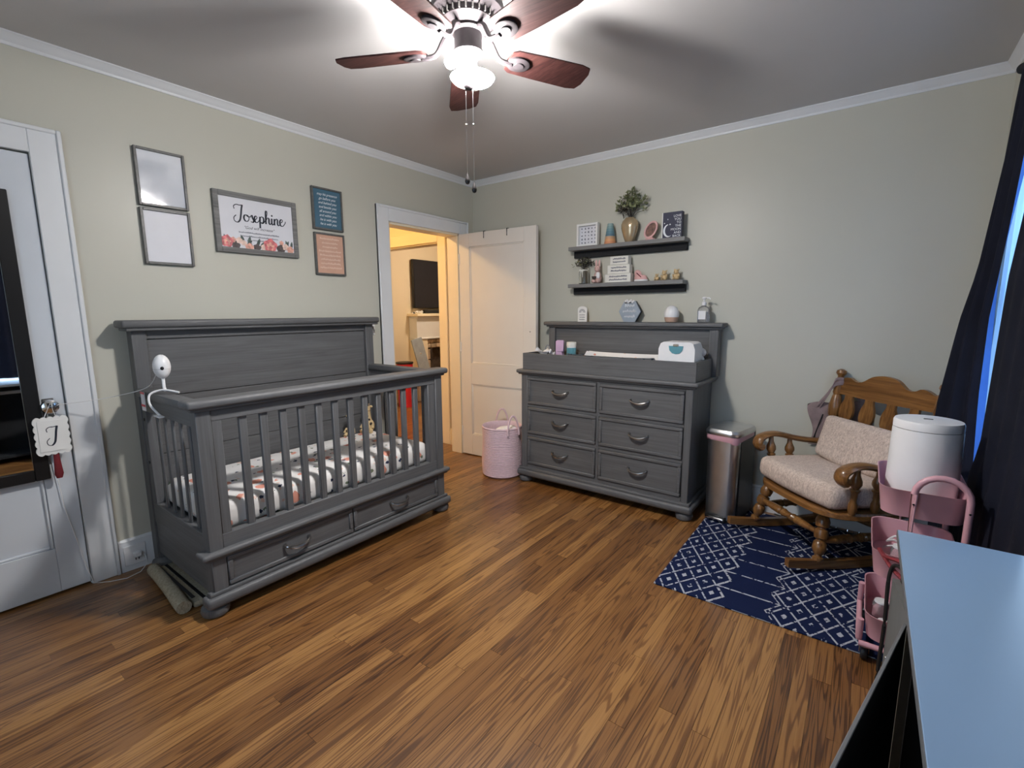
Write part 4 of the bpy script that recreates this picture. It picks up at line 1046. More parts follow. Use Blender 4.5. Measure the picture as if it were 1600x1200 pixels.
# monogram plaque on the knob
pq = thing('monogram_plaque', 'white scalloped plaque with the letter J and red tassel on the door knob', 'plaque', (.05, -2.985, .78))
yc, zc = -2.985, .777
sc2 = []
hw, hh = .054, .082
def scal(p, q, n):
    for i in range(n):
        for j in range(4):
            t = (i+j/4)/n; b_ = .006*math.sin(PI*j/4)
            nx, ny = (q[1]-p[1]), -(q[0]-p[0]); l = math.hypot(nx, ny)
            sc2.append((p[0]+(q[0]-p[0])*t+nx/l*b_, p[1]+(q[1]-p[1])*t+ny/l*b_))
cn = [(-hw, -hh), (hw, -hh), (hw, hh), (-hw, hh)]
for i in range(4): scal(cn[i], cn[(i+1) % 4], 5)
obj('board', MB().prism(sc2, lambda u, v, t: (t, yc+u, zc+v), .056, .066), 'white_paint', pq)
obj('inner_board', MB().prism([(-hw*.84, -hh*.86), (hw*.84, -hh*.86), (hw*.84, hh*.86), (-hw*.84, hh*.86)], lambda u, v, t: (t, yc+u, zc+v), .0662, .069), 'white_paint', pq)
jl = MB()
for st3 in strokes[:2]:
    jl.ribbon(catmull([((p[0]-.4)*.030, (p[1]-1.0)*.034) for p in st3], 6), lambda dx, dy: .003+.005*max(0, -dy), lambda u, v: (.0697, yc+u, zc+v))
obj('lettering', jl, 'ink', pq)
obj('hanger', MB().tube([(.064, yc-.02, zc+hh), (.056, -2.975, .925), (.064, yc+.02, zc+hh)], .0015, 5), 'white', pq)
obj('tassel', MB().lathe([(.010, 0), (.016, .02), (.013, .06), (.010, .115), (.009, .125)], (.058, yc+.004, .575), 12, None, .5, 1), 'red', pq)

# ================================================================== rug, basket, bin
rg_ = obj('area_rug', MB().box(0, 1.165, -1.205, 0, 0, .008, .002), 'rug', None, local=True)
rg_.location = (2.250, -.075, .0005); tag(rg_, 'navy area rug with white worn trellis diamonds under the rocking chair', 'rug')
# basket
bk = thing('rope_basket', 'pale pink coiled rope basket standing by the open door', 'basket', (.655, -.435, 0))
BX, BY = .655, -.435
prof = [(.001, .004), (.150, .002), (.160, .010)]
nr = 30
for k in range(nr):
    z = .012+k*.0130; r_ = .163+.004*math.sin(k*.21)
    prof += [(r_-.0025, z), (r_+.0012, z+.0040), (r_+.0012, z+.0090)]
prof += [(.165, .404), (.160, .410), (.155, .404)]
for z in (.36, .25, .12, .02): prof.append((.153, z))
prof.append((.001, .016))
obj('coil_wall', MB().lathe(prof, (BX, BY, 0), 36), 'pink_rope', bk)
for a in (R(-20), R(128)):
    ca, sa = math.cos(a), math.sin(a); ta = (-sa, ca); pts = []
    for q in range(13):
        th = PI*q/12; uu = -.052*math.cos(th); vv = .36+.15*math.sin(th)
        pts.append((BX+ca*(.172-.012*math.sin(th))+ta[0]*uu, BY+sa*(.172-.012*math.sin(th))+ta[1]*uu, vv))
    obj('handle', MB().tube(pts, .0075, 8), 'pink_rope', bk)
lin = MB().ball((BX+.045, BY-.01, .345), .095, .10, .062, 16, 10).ball((BX+.07, BY+.03, .37), .06, .05, .04, 12, 8).ball((BX, BY-.04, .33), .09, .08, .05, 12, 8)
single('laundry_bundle', lin, 'white', 'crumpled white cloth inside the pink basket', 'cloth', (BX, BY, .3))
# step bin
bn = thing('step_bin', 'slim brushed steel pedal bin between the dresser and rocking chair', 'bin', (2.343, -.232, .009), R(-11))
def rrect(hx_, hy_, r_, n=5, front=0.):
    pts = []
    for cx_, cy_, a0 in ((hx_-r_, hy_-r_, 0), (-hx_+r_, hy_-r_, 90), (-hx_+r_, -hy_+r_, 180), (hx_-r_, -hy_+r_, 270)):
        for k in range(n+1):
            a = R(a0+90*k/n); x = cx_+r_*math.cos(a); y = cy_+r_*math.sin(a)
            pts.append((x, y))
    if front:
        pts = [(x, y-front*(1-(x/hx_)**2) if y < 0 else y) for x, y in pts]
    return pts
def loft(mb, loops, cap0=True, cap1=True):
    rings = [[mb.bm.verts.new(p) for p in lp] for lp in loops]; n = len(rings[0])
    for a, b_ in zip(rings, rings[1:]):
        for i in range(n): mb.bm.faces.new((a[i], a[(i+1) % n], b_[(i+1) % n], b_[i]))
    if cap0: mb.bm.faces.new(rings[0][::-1])
    if cap1: mb.bm.faces.new(rings[-1])
    return mb
fr8 = lambda sx_, sy_, z: [(x*sx_, y*sy_, z) for x, y in rrect(.096, .135, .040, 6, .018)]
obj('body', loft(MB(), [fr8(.93, .95, .012), fr8(.93, .95, .02), fr8(1.0, 1.0, .535)]), 'brushed', bn, local=True)
obj('back_spine', MB().box(.045, .099, -.075, .142, .015, .56, .006), 'black', bn, local=True)
obj('base_ring', loft(MB(), [fr8(.96, .97, .0), fr8(.96, .97, .016)]), 'black', bn, local=True)
obj('lid', loft(MB(), [fr8(1.10, 1.06, .552), fr8(1.12, 1.08, .560), fr8(1.12, 1.08, .572), fr8(1.02, 1.0, .588), fr8(.6, .6, .594)]), 'brushed', bn, local=True)
wav = []
for z, o_, ph in ((.512, 1.03, 0), (.530, 1.06, 1), (.553, 1.05, 2)):
    wav.append([(x*o_, y*o_, z + (.010*math.sin(9*math.atan2(y, x)+1.0) if ph == 0 else 0)) for x, y in rrect(.096, .135, .040, 6, .018)])
obj('bag_liner', loft(MB(), wav, False, False), 'pink', bn, local=True, label='pink bag liner edge')
obj('pedal', MB().box(-.055, .055, -.175, -.135, .014, .030, .006, 2), 'chrome', bn, local=True)
obj('pedal_slot', MB().box(-.062, .062, -.160, -.14, .008, .040, .004), 'black', bn, local=True)

# ================================================================== rocking chair
rc = thing('rocking_chair', 'honey oak rocking chair with turned spindles in the room corner', 'rocking chair', (2.703, -.508, .0095), R(-45.5))
BO = .070
LEG = [(0, .018), (.04, .026), (.08, .026), (.10, .017), (.13, .017), (.15, .023), (.24, .033), (.36, .029), (.40, .019), (.42, .019), (.44, .030), (.52, .034), (.60, .030), (.62, .019), (.64, .019), (.66, .030), (.76, .034), (.85, .026), (.87, .019), (.90, .019), (.92, .025), (1, .022)]
SPN = [(0, .012), (.10, .020), (.22, .020), (.30, .013), (.48, .016), (.52, .023), (.55, .023), (.57, .016), (.66, .026), (.74, .025), (.86, .014), (1, .012)]
STR = [(0, .010), (.22, .021), (.36, .023), (.38, .015), (.42, .024), (.47, .018), (.53, .018), (.58, .024), (.62, .015), (.64, .023), (.75, .020), (1, .009)]
for s_ in (-1, 1):
    x = s_*.25
    rkp = []
    for i in range(25):
        y = -.17+.86*i/24; z = .002+.20*(y-.24)**2
        rkp.append((y, z))
    rk = MB(); n = len(rkp)
    top = [(y, z+.042+.004*math.sin(PI*i/24)) for i, (y, z) in enumerate(rkp)]
    lp = rkp+top[::-1]
    for i in range(n-1):
        for xa, xb in ((x-.014, x+.014),):
            a = [(xa, *rkp[i]), (xa, *rkp[i+1]), (xa, *top[i+1]), (xa, *top[i])]; b_ = [(xb, *rkp[i]), (xb, *rkp[i+1]), (xb, *top[i+1]), (xb, *top[i])]
            rk.poly(a); rk.poly(b_)
            rk.poly([a[0], a[1], b_[1], b_[0]]); rk.poly([a[3], a[2], b_[2], b_[3]])
            if i == 0: rk.poly([a[0], a[3], b_[3], b_[0]])
            if i == n-2: rk.poly([a[1], a[2], b_[2], b_[1]])
    bmesh.ops.remove_doubles(rk.bm, verts=rk.bm.verts, dist=1e-5)
    obj('rocker', rk, 'oak_y', rc, local=True)
    obj('leg', MB().turned((s_*.25, .0, .048), (s_*.205, .055, .308), LEG), 'oak', rc, local=True)
    obj('leg', MB().turned((s_*.245, .42, .042), (s_*.195, .375, .308), LEG), 'oak', rc, local=True)
    obj('stretcher', MB().turned((s_*.235, .02, .15), (s_*.232, .41, .15), STR), 'oak', rc, local=True)
obj('stretcher', MB().turned((-.228, .022, .185), (.228, .022, .185), STR), 'oak', rc, local=True)
obj('stretcher', MB().turned((-.222, .40, .17), (.222, .40, .17), STR), 'oak', rc, local=True)
seat = []
for q in range(40):
    a = 2*PI*q/40; cx_, sy_ = math.cos(a), math.sin(a)
    px_ = .320*math.copysign(abs(cx_)**.5, cx_); py_ = .215+.275*math.copysign(abs(sy_)**(.62 if sy_ > 0 else .75), sy_)
    seat.append((px_+BO, py_))
def sl_(k, z): return [(BO+(x-BO)*k, .215+(y-.215)*k, z) for x, y in seat]
obj('seat', loft(MB(), [sl_(.94, .306), sl_(1.0, .316), sl_(1.0, .338), sl_(.97, .346)]), 'oak_x', rc, local=True)
# back
BP = [(0, .016), (.03, .022), (.07, .022), (.09, .016), (.12, .024), (.22, .027), (.30, .020), (.32, .025), (.345, .019), (.37, .025), (.45, .030), (.53, .024), (.55, .018), (.57, .026), (.66, .029), (.74, .022), (.76, .018), (.78, .023), (.88, .020), (.905, .022), (.92, .014), (.935, .014), (.96, .024), (.985, .022), (1, .008)]
for s_ in (-1, 1):
    obj('back_post', MB().turned((BO+s_*(.282+.018*s_), .375, .34), (BO+s_*(.300+.018*s_), .462, .968), [(t, r_*1.15) for t, r_ in BP], 14), 'oak', rc, local=True)
def backpt(x, z, o_=0.): return (BO+x*1.115, .375+(z-.34)*.139+o_+.010*(1-(x/.25)**2), z)
crest = [(-.25, .828), (-.12, .822), (0, .820), (.12, .822), (.25, .828), (.252, .905), (.215, .922), (.185, .925), (.155, .908), (.115, .912), (.065, .948), (0, .960), (-.065, .948), (-.115, .912), (-.155, .908), (-.185, .925), (-.215, .922), (-.252, .905)]
cm = MB(); pts_f = []
top_ = catmull(crest[5:], 4); bot_ = catmull(crest[:5], 4)
def interp(P, x):
    P = sorted(P)
    for a, b_ in zip(P, P[1:]):
        if a[0] <= x <= b_[0]: return a[1]+(b_[1]-a[1])*(x-a[0])/max(1e-9, b_[0]-a[0])
    return P[0][1] if x < P[0][0] else P[-1][1]
nx_ = 32; cols_ = []
for i in range(nx_+1):
    x = -.250+.530*i/nx_; zb, zt = interp(bot_, x), interp(top_, x)
    cols_.append([backpt(x, zb, -.010), backpt(x, zt, -.010), backpt(x, zt, .010), backpt(x, zb, .010)])
for i in range(nx_):
    A, B = cols_[i], cols_[i+1]
    for q in range(4): cm.poly([A[q], A[(q+1) % 4], B[(q+1) % 4], B[q]])
cm.poly(cols_[0]); cm.poly(cols_[-1]); bmesh.ops.remove_doubles(cm.bm, verts=cm.bm.verts, dist=1e-5)
obj('crest_rail', cm, 'oak_x', rc, local=True)
sw_ = [(.345, .018), (.45, .024), (.55, .034), (.62, .040), (.66, .038), (.675, .026), (.69, .030), (.71, .038), (.74, .040), (.77, .034), (.80, .022), (.835, .021)]
for x in (-.175, -.0585, .0585, .175):
    sm_ = MB()
    for (za, wa), (zb, wb) in zip(sw_, sw_[1:]):
        f_ = [backpt(x-wa, za, -.007), backpt(x+wa, za, -.007), backpt(x+wb, zb, -.007), backpt(x-wb, zb, -.007)]
        g_ = [backpt(x-wa, za, .007), backpt(x+wa, za, .007), backpt(x+wb, zb, .007), backpt(x-wb, zb, .007)]
        sm_.poly(f_); sm_.poly(g_); sm_.poly([f_[0], f_[3], g_[3], g_[0]]); sm_.poly([f_[1], f_[2], g_[2], g_[1]])
    bmesh.ops.remove_doubles(sm_.bm, verts=sm_.bm.verts, dist=1e-5)
    obj('back_splat', sm_, 'oak', rc, local=True)
# arms
for s_ in (-1, 1):
    path = catmull([(BO+s_*.272, .405, .540), (BO+s_*.286, .33, .540), (BO+s_*.300, .22, .556), (BO+s_*.306, .10, .585), (BO+s_*.305, .03, .585), (BO+s_*.303, -.020, .562), (BO+s_*.302, -.028, .528), (BO+s_*.302, -.005, .510)], 6)
    am = MB(); n = len(path); loops = []
    for i, p in enumerate(path):
        t = i/(n-1); w_ = .024+.012*min(1, t*1.6); h_ = .017+.010*max(0, t-.55)*2
        d = Vector(path[min(i+1, n-1)])-Vector(path[max(i-1, 0)]); d.normalize(); sx_ = Vector((1, 0, 0)); up_ = sx_.cross(d).normalized()
        loops.append([Vector(p)+sx_*w_*math.cos(2*PI*q/10)+up_*h_*math.sin(2*PI*q/10) for q in range(10)])
    loft(am, loops); obj('armrest', am, 'oak_y', rc, local=True)
    obj('arm_spindle', MB().turned((BO+s_*.288, .06, .34), (BO+s_*.303, .055, .578), SPN), 'oak', rc, local=True)
    obj('arm_spindle', MB().turned((BO+s_*.290, .18, .34), (BO+s_*.301, .175, .560), SPN), 'oak', rc, local=True)
# cushions are loose: things of their own
def soft_box(hx_, hy_, hz_, puff=.25, n=14):
    """pillow-like box around the origin"""
    mb = MB()
    def f(s_):
        def g(u, v):
            x, y = (u*2-1), (v*2-1)
            e = (1-abs(x)**5)*(1-abs(y)**5)
            z = hz_*(e**.30)*(1+puff*(1-x*x)*(1-y*y))*.9
            return (x*hx_*(1-.02*(1-e)), y*hy_*(1-.02*(1-e)), s_*z)
        return g
    mb.grid(f(1), n, n); mb.grid(f(-1), n, n)
    bmesh.ops.remove_doubles(mb.bm, verts=mb.bm.verts, dist=1e-4)
    return mb
RM = WM[rc]
def placed(mb, loc, rx=0.): return mb.xf(RM @ Matrix.Translation(loc) @ Matrix.Rotation(rx, 4, 'X'))
def pad_box(hx_, hy_, hz_, r_, crown=.010, n=10):
    """firm upholstered block: rounded box with a slight crown"""
    mb = MB().box(-hx_, hx_, -hy_, hy_, -hz_, hz_, r_, 4)
    bmesh.ops.subdivide_edges(mb.bm, edges=[e for e in mb.bm.edges if e.calc_length() > hx_*.5], cuts=n, use_grid_fill=True)
    for v in mb.bm.verts:
        k_ = max(0, 1-(v.co.x/hx_)**2)*max(0, 1-(v.co.y/hy_)**2)
        v.co.z += crown*k_*(1 if v.co.z > 0 else 0)
        v.co.y -= .025*max(0, 1-(v.co.x/hx_)**2) if v.co.y < -hy_*.5 else 0
    return mb
single('seat_cushion', placed(pad_box(.280, .205, .060, .042), (BO, .168, .4085), R(-1.5)), 'chenille', 'thick beige chenille seat cushion on the rocking chair', 'cushion', tuple(RM @ Vector((0, .2, .35))))
single('back_cushion', placed(pad_box(.240, .118, .032, .028), (BO+.01, .330, .596), R(74)), 'chenille', 'flat beige chenille back cushion leaning on the chair splats', 'cushion', tuple(RM @ Vector((0, .34, .47))))
# mauve bag hung on the back post, behind the chair
bg = thing('mauve_bag', 'mauve canvas bag hung behind the rocking chair by its strap', 'bag', (2.86, -.05, .50))
def bagf(sg):
    def g(u, v):
        x = 2.745+.30*u; z = .50+.30*v
        e = max(0., (1-abs(2*u-1)**4)*(1-abs(2*v-1)**4))
        off = .016*e**.5 + .005*math.sin(14*u+6*v)*e + .003*math.sin(31*u-9*v)*e
        xx = x + .02*math.sin(5*v)*(1-u); zz = z - .05*(1-u)*v + .012*math.sin(9*u)*v
        return (xx, -.022-sg*off*(1.0 if sg > 0 else .6), zz)
    return g
bgm = MB().grid(bagf(1), 20, 20).grid(bagf(-1), 20, 20); bmesh.ops.remove_doubles(bgm.bm, verts=bgm.bm.verts, dist=1e-4)
obj('pouch', bgm, 'mauve', bg)
obj('pocket', MB().grid(lambda u, v: (2.765+.075*u, -.040-.010*math.sin(PI*u)*math.sin(PI*v), .52+.14*v), 8, 8), 'mauve', bg)
pl_ = RM @ Vector((BO-.281, .452, .885))
sp = [(2.77, -.036, .74), (2.82, -.060, .82), (pl_.x-.02, pl_.y-.036, .888), (pl_.x+.022, pl_.y-.030, .900), (pl_.x+.045, pl_.y+.008, .885), (2.98, -.025, .80), (3.0, -.035, .74)]
st4 = MB(); pts = catmull(sp, 6)
L_ = [[Vector(p)+Vector((0, 0, .013)), Vector(p)+Vector((0, -.003, 0)), Vector(p)-Vector((0, 0, .013)), Vector(p)+Vector((0, .003, 0))] for p in pts]
loft(st4, L_); obj('strap', st4, 'mauve', bg)
st5 = MB(); pts = catmull([(2.79, -.040, .74), (2.835, -.068, .84), (pl_.x-.018, pl_.y-.040, .915), (pl_.x+.02, pl_.y-.033, .922)], 6)
loft(st5, [[Vector(p)+Vector((0, 0, .010)), Vector(p)+Vector((0, -.003, 0)), Vector(p)-Vector((0, 0, .010)), Vector(p)+Vector((0, .003, 0))] for p in pts]); obj('strap', st5, 'mauve', bg)
obj('zip', MB().tube(catmull([(2.770, -.046, .53), (2.79, -.050, .62), (2.81, -.046, .70)], 4), .003, 6), 'charcoal', bg)
single('floor_cable', MB().tube(catmull([(2.60, -.06, .014), (2.75, -.10, .016), (2.90, -.07, .014), (3.10, -.13, .014), (3.3, -.10, .014)]), .005, 6), 'black', 'black cable lying on the rug behind the rocking chair', 'cable', (2.9, -.1, .01))

# ================================================================== cart
ct = thing('trolley', 'pink metal three-tier trolley cart on casters beside the desk', 'cart', (3.235, -1.15, 0))
CX0, CX1, CY0, CY1 = 3.065, 3.312, -1.350, -.960
def tray(z, h_):
    hx_, hy_ = (CX1-CX0)/2, (CY1-CY0)/2; cx_, cy_ = (CX0+CX1)/2, (CY0+CY1)/2
    lp = lambda k, zz: [(cx_+x*k, cy_+y*k, zz) for x, y in rrect(hx_, hy_, .055, 6)]
    mb = loft(MB(), [lp(.90, z-h_), lp(1.0, z), lp(1.015, z+.003), lp(.985, z+.002), lp(.885, z-h_+.006)], True, True)
    return obj('tray', mb, 'pink', ct)
for z in (.700, .455, .200): tray(z, .098)
for y in (CY0-.011, CY1+.011):
    xa, xb = 3.160, 3.300
    pts = [(xa, y, .075), (xa, y, .70)] + [(3.23-.07*math.cos(PI*q/10), y, .70+.067*math.sin(PI*q/10)) for q in range(1, 10)] + [(xb, y, .70), (xb, y, .075)]
    fr_ = obj('frame_tube', MB().tube(pts, .0105, 10), 'pink', ct)
    for x in (xa, xb): obj('screw', MB().lathe([(.004, 0), (.003, .002)], (x, y-.0105, .665), 8, Matrix.Rotation(R(90), 3, 'X')), 'chrome', fr_)
for x in (CX0-.008, CX1+.008):
    pts = catmull([(x, CY1-.06, .17), (x, CY1-.05, .10), (x, CY1-.06, .075), (x, CY0+.08, .075), (x, CY0+.045, .10), (x, CY0+.04, .165)], 5)
    obj('side_tube', MB().tube(pts, .0105, 10), 'pink', ct)
for y in (CY0+.03, CY1-.03):
    obj('cross_tube', MB().tube([(CX0-.008, y, .072), (CX1+.008, y, .072)], .0105, 10), 'pink', ct)
for x in (CX0+.012, CX1-.012):
    for y in (CY0+.055, CY1-.055):
        w_ = obj('caster', MB().lathe([(.010, -.009), (.026, -.010), (.028, -.006), (.028, .006), (.026, .010), (.010, .009)], (x, y, .0285 if y > -1.27 else .0285), 16, Matrix.Rotation(R(90), 3, 'Y')), 'black', ct)
        obj('caster_fork', MB().box(x-.016, x+.016, y-.016, y+.020, .050, .062, .003).box(x-.016, x-.012, y-.010, y+.012, .026, .055, .002).box(x+.012, x+.016, y-.010, y+.012, .026, .055, .002), 'chrome', w_)
# white tapered humidifier in the top tray
hm = thing('humidifier', 'large white tapered humidifier standing in the top cart tray', 'humidifier', (3.1935, -1.12, .609))
obj('tank', MB().lathe([(.098, 0), (.104, .006), (.106, .07), (.104, .16), (.102, .270), (.101, .276)], (3.1935, -1.12, .609), 40), 'white', hm)
obj('lid', MB().lathe([(.1015, .278), (.1015, .300), (.098, .308), (.06, .311), (.001, .312)], (3.1935, -1.12, .609), 40), 'white', hm)
obj('mist_slot', MB().box(3.178, 3.205, -1.135, -1.128, .9195, .9225, .001), 'charcoal', hm)
# bits in the trays
for (x, y, z, r_, h_, m, lb_, nm, cat) in (
    (3.150, -1.22, .364, .026, .085, 'clear', 'clear plastic baby bottle lying upright in the middle cart tray', 'baby_bottle', 'bottle'),
    (3.110, -1.285, .364, .020, .060, 'clear', 'short clear cup near the corner of the middle cart tray', 'plastic_cup', 'cup'),
    (3.120, -1.16, .109, .028, .075, 'clear', 'clear plastic tub in the bottom cart tray', 'plastic_tub', 'tub'),
    (3.125, -1.275, .109, .022, .055, 'clear', 'small clear lid stack in the bottom cart tray', 'lid_stack', 'lids')):
    t = thing(nm, lb_, cat, (x, y, z))
    obj('body', MB().lathe([(r_*.9, 0), (r_, .004), (r_, h_*.8), (r_*.8, h_*.9)], (x, y, z), 16), m, t)
    obj('cap', MB().lathe([(r_*.82, h_*.9), (r_*.85, h_*.92), (r_*.8, h_)], (x, y, z), 16), 'white', t)
single('wire_coil', MB().tube(catmull([(3.11, -1.08, .375), (3.14, -1.11, .40), (3.17, -1.07, .38), (3.15, -1.03, .41), (3.12, -1.05, .39), (3.14, -1.10, .42), (3.17, -1.08, .39)]), .004, 6), 'white', 'loose white cable coil in the middle cart tray', 'cable', (3.16, -1.1, .37))
tcup = thing('paper_tube', 'tan cardboard tube lying in the middle cart tray', 'tube', (3.23, -1.25, .40))
obj('tube', MB().tube([(3.200, -1.29, .402), (3.255, -1.13, .402)], .036, 18, caps=False), 'tan', tcup)
obj('rim', MB().tube([(3.1995, -1.2915, .402), (3.2015, -1.2865, .402)], .0385, 18, caps=False), 'tan', tcup)

# ================================================================== desk
dk = thing('desk', 'low desk with a daylight-tinted blue top and charcoal doors under the window', 'desk', (3.27, -2.4, 0))
TZ = .712
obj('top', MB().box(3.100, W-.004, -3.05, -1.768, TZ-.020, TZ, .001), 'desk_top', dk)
obj('edge_band', MB().box(3.0985, 3.1005, -3.05, -1.768, TZ-.019, TZ-.001), 'edge_grey', dk)
sp_ = [(-1.735, 0), (-1.735, .552), (-2.20, .682), (-2.20, 0)]
obj('side_panel', MB().prism(sp_, lambda u, v, t: (t, u, v), 3.104, 3.120), 'grey_panel', dk)
obj('end_panel', MB().box(3.12, W-.02, -1.775, -1.757, 0, TZ-.02), 'charcoal', dk)
obj('end_panel', MB().box(3.12, W-.02, -3.03, -3.012, 0, TZ-.02), 'charcoal', dk)
obj('back_panel', MB().box(W-.020, W-.008, -3.03, -1.757, 0, TZ-.02), 'charcoal', dk)
obj('shelf', MB().box(3.12, W-.02, -3.012, -1.775, .05, .07), 'charcoal', dk)
obj('divider', MB().box(3.12, W-.02, -2.215, -2.197, .07, TZ-.02), 'charcoal', dk)
hinge = Vector((3.100, -2.205, 0)); dd_ = Vector((-.105, -.485, 0)).normalized(); nn = Vector((dd_.y, -dd_.x, 0))
rotd = Matrix(((dd_.x, nn.x, 0, hinge.x), (dd_.y, nn.y, 0, hinge.y), (0, 0, 1, 0), (0, 0, 0, 1)))
do = obj('door', MB().box(0, .50, -.003, .003, .06, .672, .001, 1, rotd), 'charcoal', dk)
obj('door_edge', MB().box(0, .50, -.0031, .0031, .672, .675, .001, 1, rotd).box(.50, .503, -.0031, .0031, .06, .676, .001, 1, rotd), 'edge_grey', do)
obj('screw', MB().ball((3.1035, -1.835, .36), .004, .003, .004, 8, 6), 'chrome', dk)
single('black_cable', MB().tube(catmull([(3.130, -1.80, .60), (3.108, -1.742, .595), (3.096, -1.733, .55), (3.098, -1.738, .40), (3.096, -1.732, .25), (3.097, -1.736, .05), (3.09, -1.72, .006)]), .0055, 6), 'black', 'black cable hanging down the grey end panel of the desk', 'cable', (3.10, -1.735, 0))
single('red_cable', MB().tube(catmull([(3.17, -1.81, .585), (3.12, -1.752, .61), (3.085, -1.69, .592), (3.07, -1.66, .60), (3.10, -1.72, .575), (3.14, -1.78, .56)]), .006, 6), 'red', 'dark red cable looped over the desk end panel', 'cable', (3.10, -1.7, .58))

# ================================================================== curtains
def lerp_tab(tab, z):
    tab = sorted(tab)
    if z <= tab[0][0]: return tab[0][1:]
    for a, b_ in zip(tab, tab[1:]):
        if a[0] <= z <= b_[0]:
            t = (z-a[0])/(b_[0]-a[0]); return tuple(p+(q-p)*t for p, q in zip(a[1:], b_[1:]))
    return tab[-1][1:]
# far panel: outer edge and inner edge as functions of height
farA = [(.03, 3.30, -.62), (.50, 3.275, -.66), (.88, 3.252, -.665), (1.275, 3.302, -.60), (1.48, 3.328, -.68), (1.88, 3.352, -.75), (2.12, 3.372, -.66), (2.26, 3.385, -.62)]
farB = [(.03, 3.36, -.93), (.66, 3.362, -.90), (.97, 3.362, -.80), (1.28, 3.362, -.785), (1.60, 3.365, -.895), (1.88, 3.365, -.975), (2.26, 3.385, -1.02)]
nearA = [(.03, 3.34, -.92), (.66, 3.350, -.90), (.83, 3.355, -1.01), (1.13, 3.358, -1.02), (1.42, 3.360, -1.035), (1.63, 3.36, -1.125), (2.26, 3.385, -1.20)]
nearB = [(.03, 3.36, -1.70), (.9, 3.36, -1.70), (2.26, 3.385, -1.70)]
def panel(A, B, nf, amp, seed, ZT=2.25):
    def f(u, v):
        z = .03+(ZT-.03)*v
        a = Vector(lerp_tab(A, z)+(z,)) if False else Vector((*lerp_tab(A, z), z)); b_ = Vector((*lerp_tab(B, z), z))
        p = a.lerp(b_, u); d = (b_-a); nrm = Vector((-d.y, d.x, 0)).normalized()
        if nrm.x > 0: nrm = -nrm
        w_ = math.sin(PI*u)**.4 if 0 < u < 1 else 0
        return p + nrm*amp*w_*(math.sin(2*PI*nf*u+seed+.5*v)*.5+.2)*(1.15-.5*v)
    return f
fc = thing('curtain', 'navy blackout curtain panel nearest the rocking chair', 'curtain', (3.36, -.8, .03), 0, 'navy curtains at the window')
obj('drape', MB().grid(panel(farA, farB, 2.5, .030, .4), 48, 30), 'navy', fc)
linA, linB = farB, [(.03, 3.37, -.92), (.66, 3.37, -.88), (.78, 3.400, -.763), (.884, 3.400, -.713), (.964, 3.400, -.708), (1.236, 3.400, -.642), (1.484, 3.400, -.594), (1.812, 3.40, -.787), (2.25, 3.405, -.95)]
obj('lining', MB().grid(panel(linA, linB, 1, .0, 0), 6, 30), 'lining', fc, label='blue lining turned out along the curtain edge')
sc3 = thing('sheer_curtain', 'pale blue sheer curtain behind the navy panels', 'curtain', (3.42, -.6, .1))
obj('sheer', MB().grid(lambda u, v: (3.416+.006*math.sin(40*u), -.44-.58*u, .10+2.13*v), 60, 12), 'sheer', sc3)
obj('hem', MB().box(3.4085, 3.4235, -1.02, -.44, .095, .115, .002), 'sheer', sc3)
nc = thing('curtain', 'navy blackout curtain panel hanging behind the desk', 'curtain', (3.36, -1.3, .03), 0, 'navy curtains at the window')
obj('drape', MB().grid(panel(nearA, nearB, 4.5, .015, 1.2), 70, 30), 'navy', nc)
cc2 = thing('curtain', 'navy blackout curtain drawn closed over the second window', 'curtain', (3.38, -2.95, .75), 0, 'navy curtains at the window')
obj('drape', MB().grid(lambda u, v: (3.385+.022*math.sin(2*PI*9*u+.6*v), -2.28-1.34*u, .74+1.51*v), 120, 8), 'navy', cc2)
obj('header_tape', MB().grid(lambda u, v: (3.380+.022*math.sin(2*PI*9*u+.6), -2.28-1.34*u, 2.21+.05*v), 120, 1), 'navy', cc2)
rd = thing('curtain_rod', 'long dark curtain rod carrying the navy curtains', 'rod', (3.385, -1.1, 2.26))
obj('rod', MB().tube([(3.39, -.56, 2.262), (3.39, -3.70, 2.262)], .010, 10), 'charcoal', rd)
for y in (-.56, -3.70): obj('finial', MB().ball((3.39, y, 2.262), .020, None, None, 12, 8), 'charcoal', rd)
for y in (-.60, -2.0, -3.66): obj('bracket', MB().box(3.39, W-.001, y-.006, y+.006, 2.256, 2.268), 'charcoal', rd)

# ================================================================== ceiling fan
FXc, FYc = 1.717, -1.972
fan = thing('ceiling_fan', 'bronze ceiling fan with five mahogany blades and lit bulbs', 'ceiling fan', (FXc, FYc, HT))
def FL(prof, n=32): return MB().lathe([(r_, z) for r_, z in prof], (FXc, FYc, 0), n)
obj('motor_housing', FL([(.075, HT), (.085, HT-.012), (.105, HT-.02), (.112, HT-.034), (.104, HT-.040), (.128, HT-.052), (.134, HT-.070), (.128, HT-.086), (.108, HT-.098), (.100, HT-.104), (.098, HT-.122), (.075, HT-.136), (.070, HT-.140)]), 'bronze', fan)
for q in range(28):
    a = 2*PI*q/28
    obj('vent_rib', MB().box(-.003, .003, -.004, .004, -.009, .009, .001).xf(Matrix.Translation((FXc+.103*math.cos(a), FYc+.103*math.sin(a), HT-.112)) @ Matrix.Rotation(a+PI/2, 4, 'Z')), 'pewter', fan)
obj('switch_housing', FL([(.060, HT-.138), (.064, HT-.144), (.064, HT-.150), (.052, HT-.156), (.050, HT-.205), (.055, HT-.212), (.056, HT-.220), (.040, HT-.228)]), 'bronze', fan)
BZ = 2.272
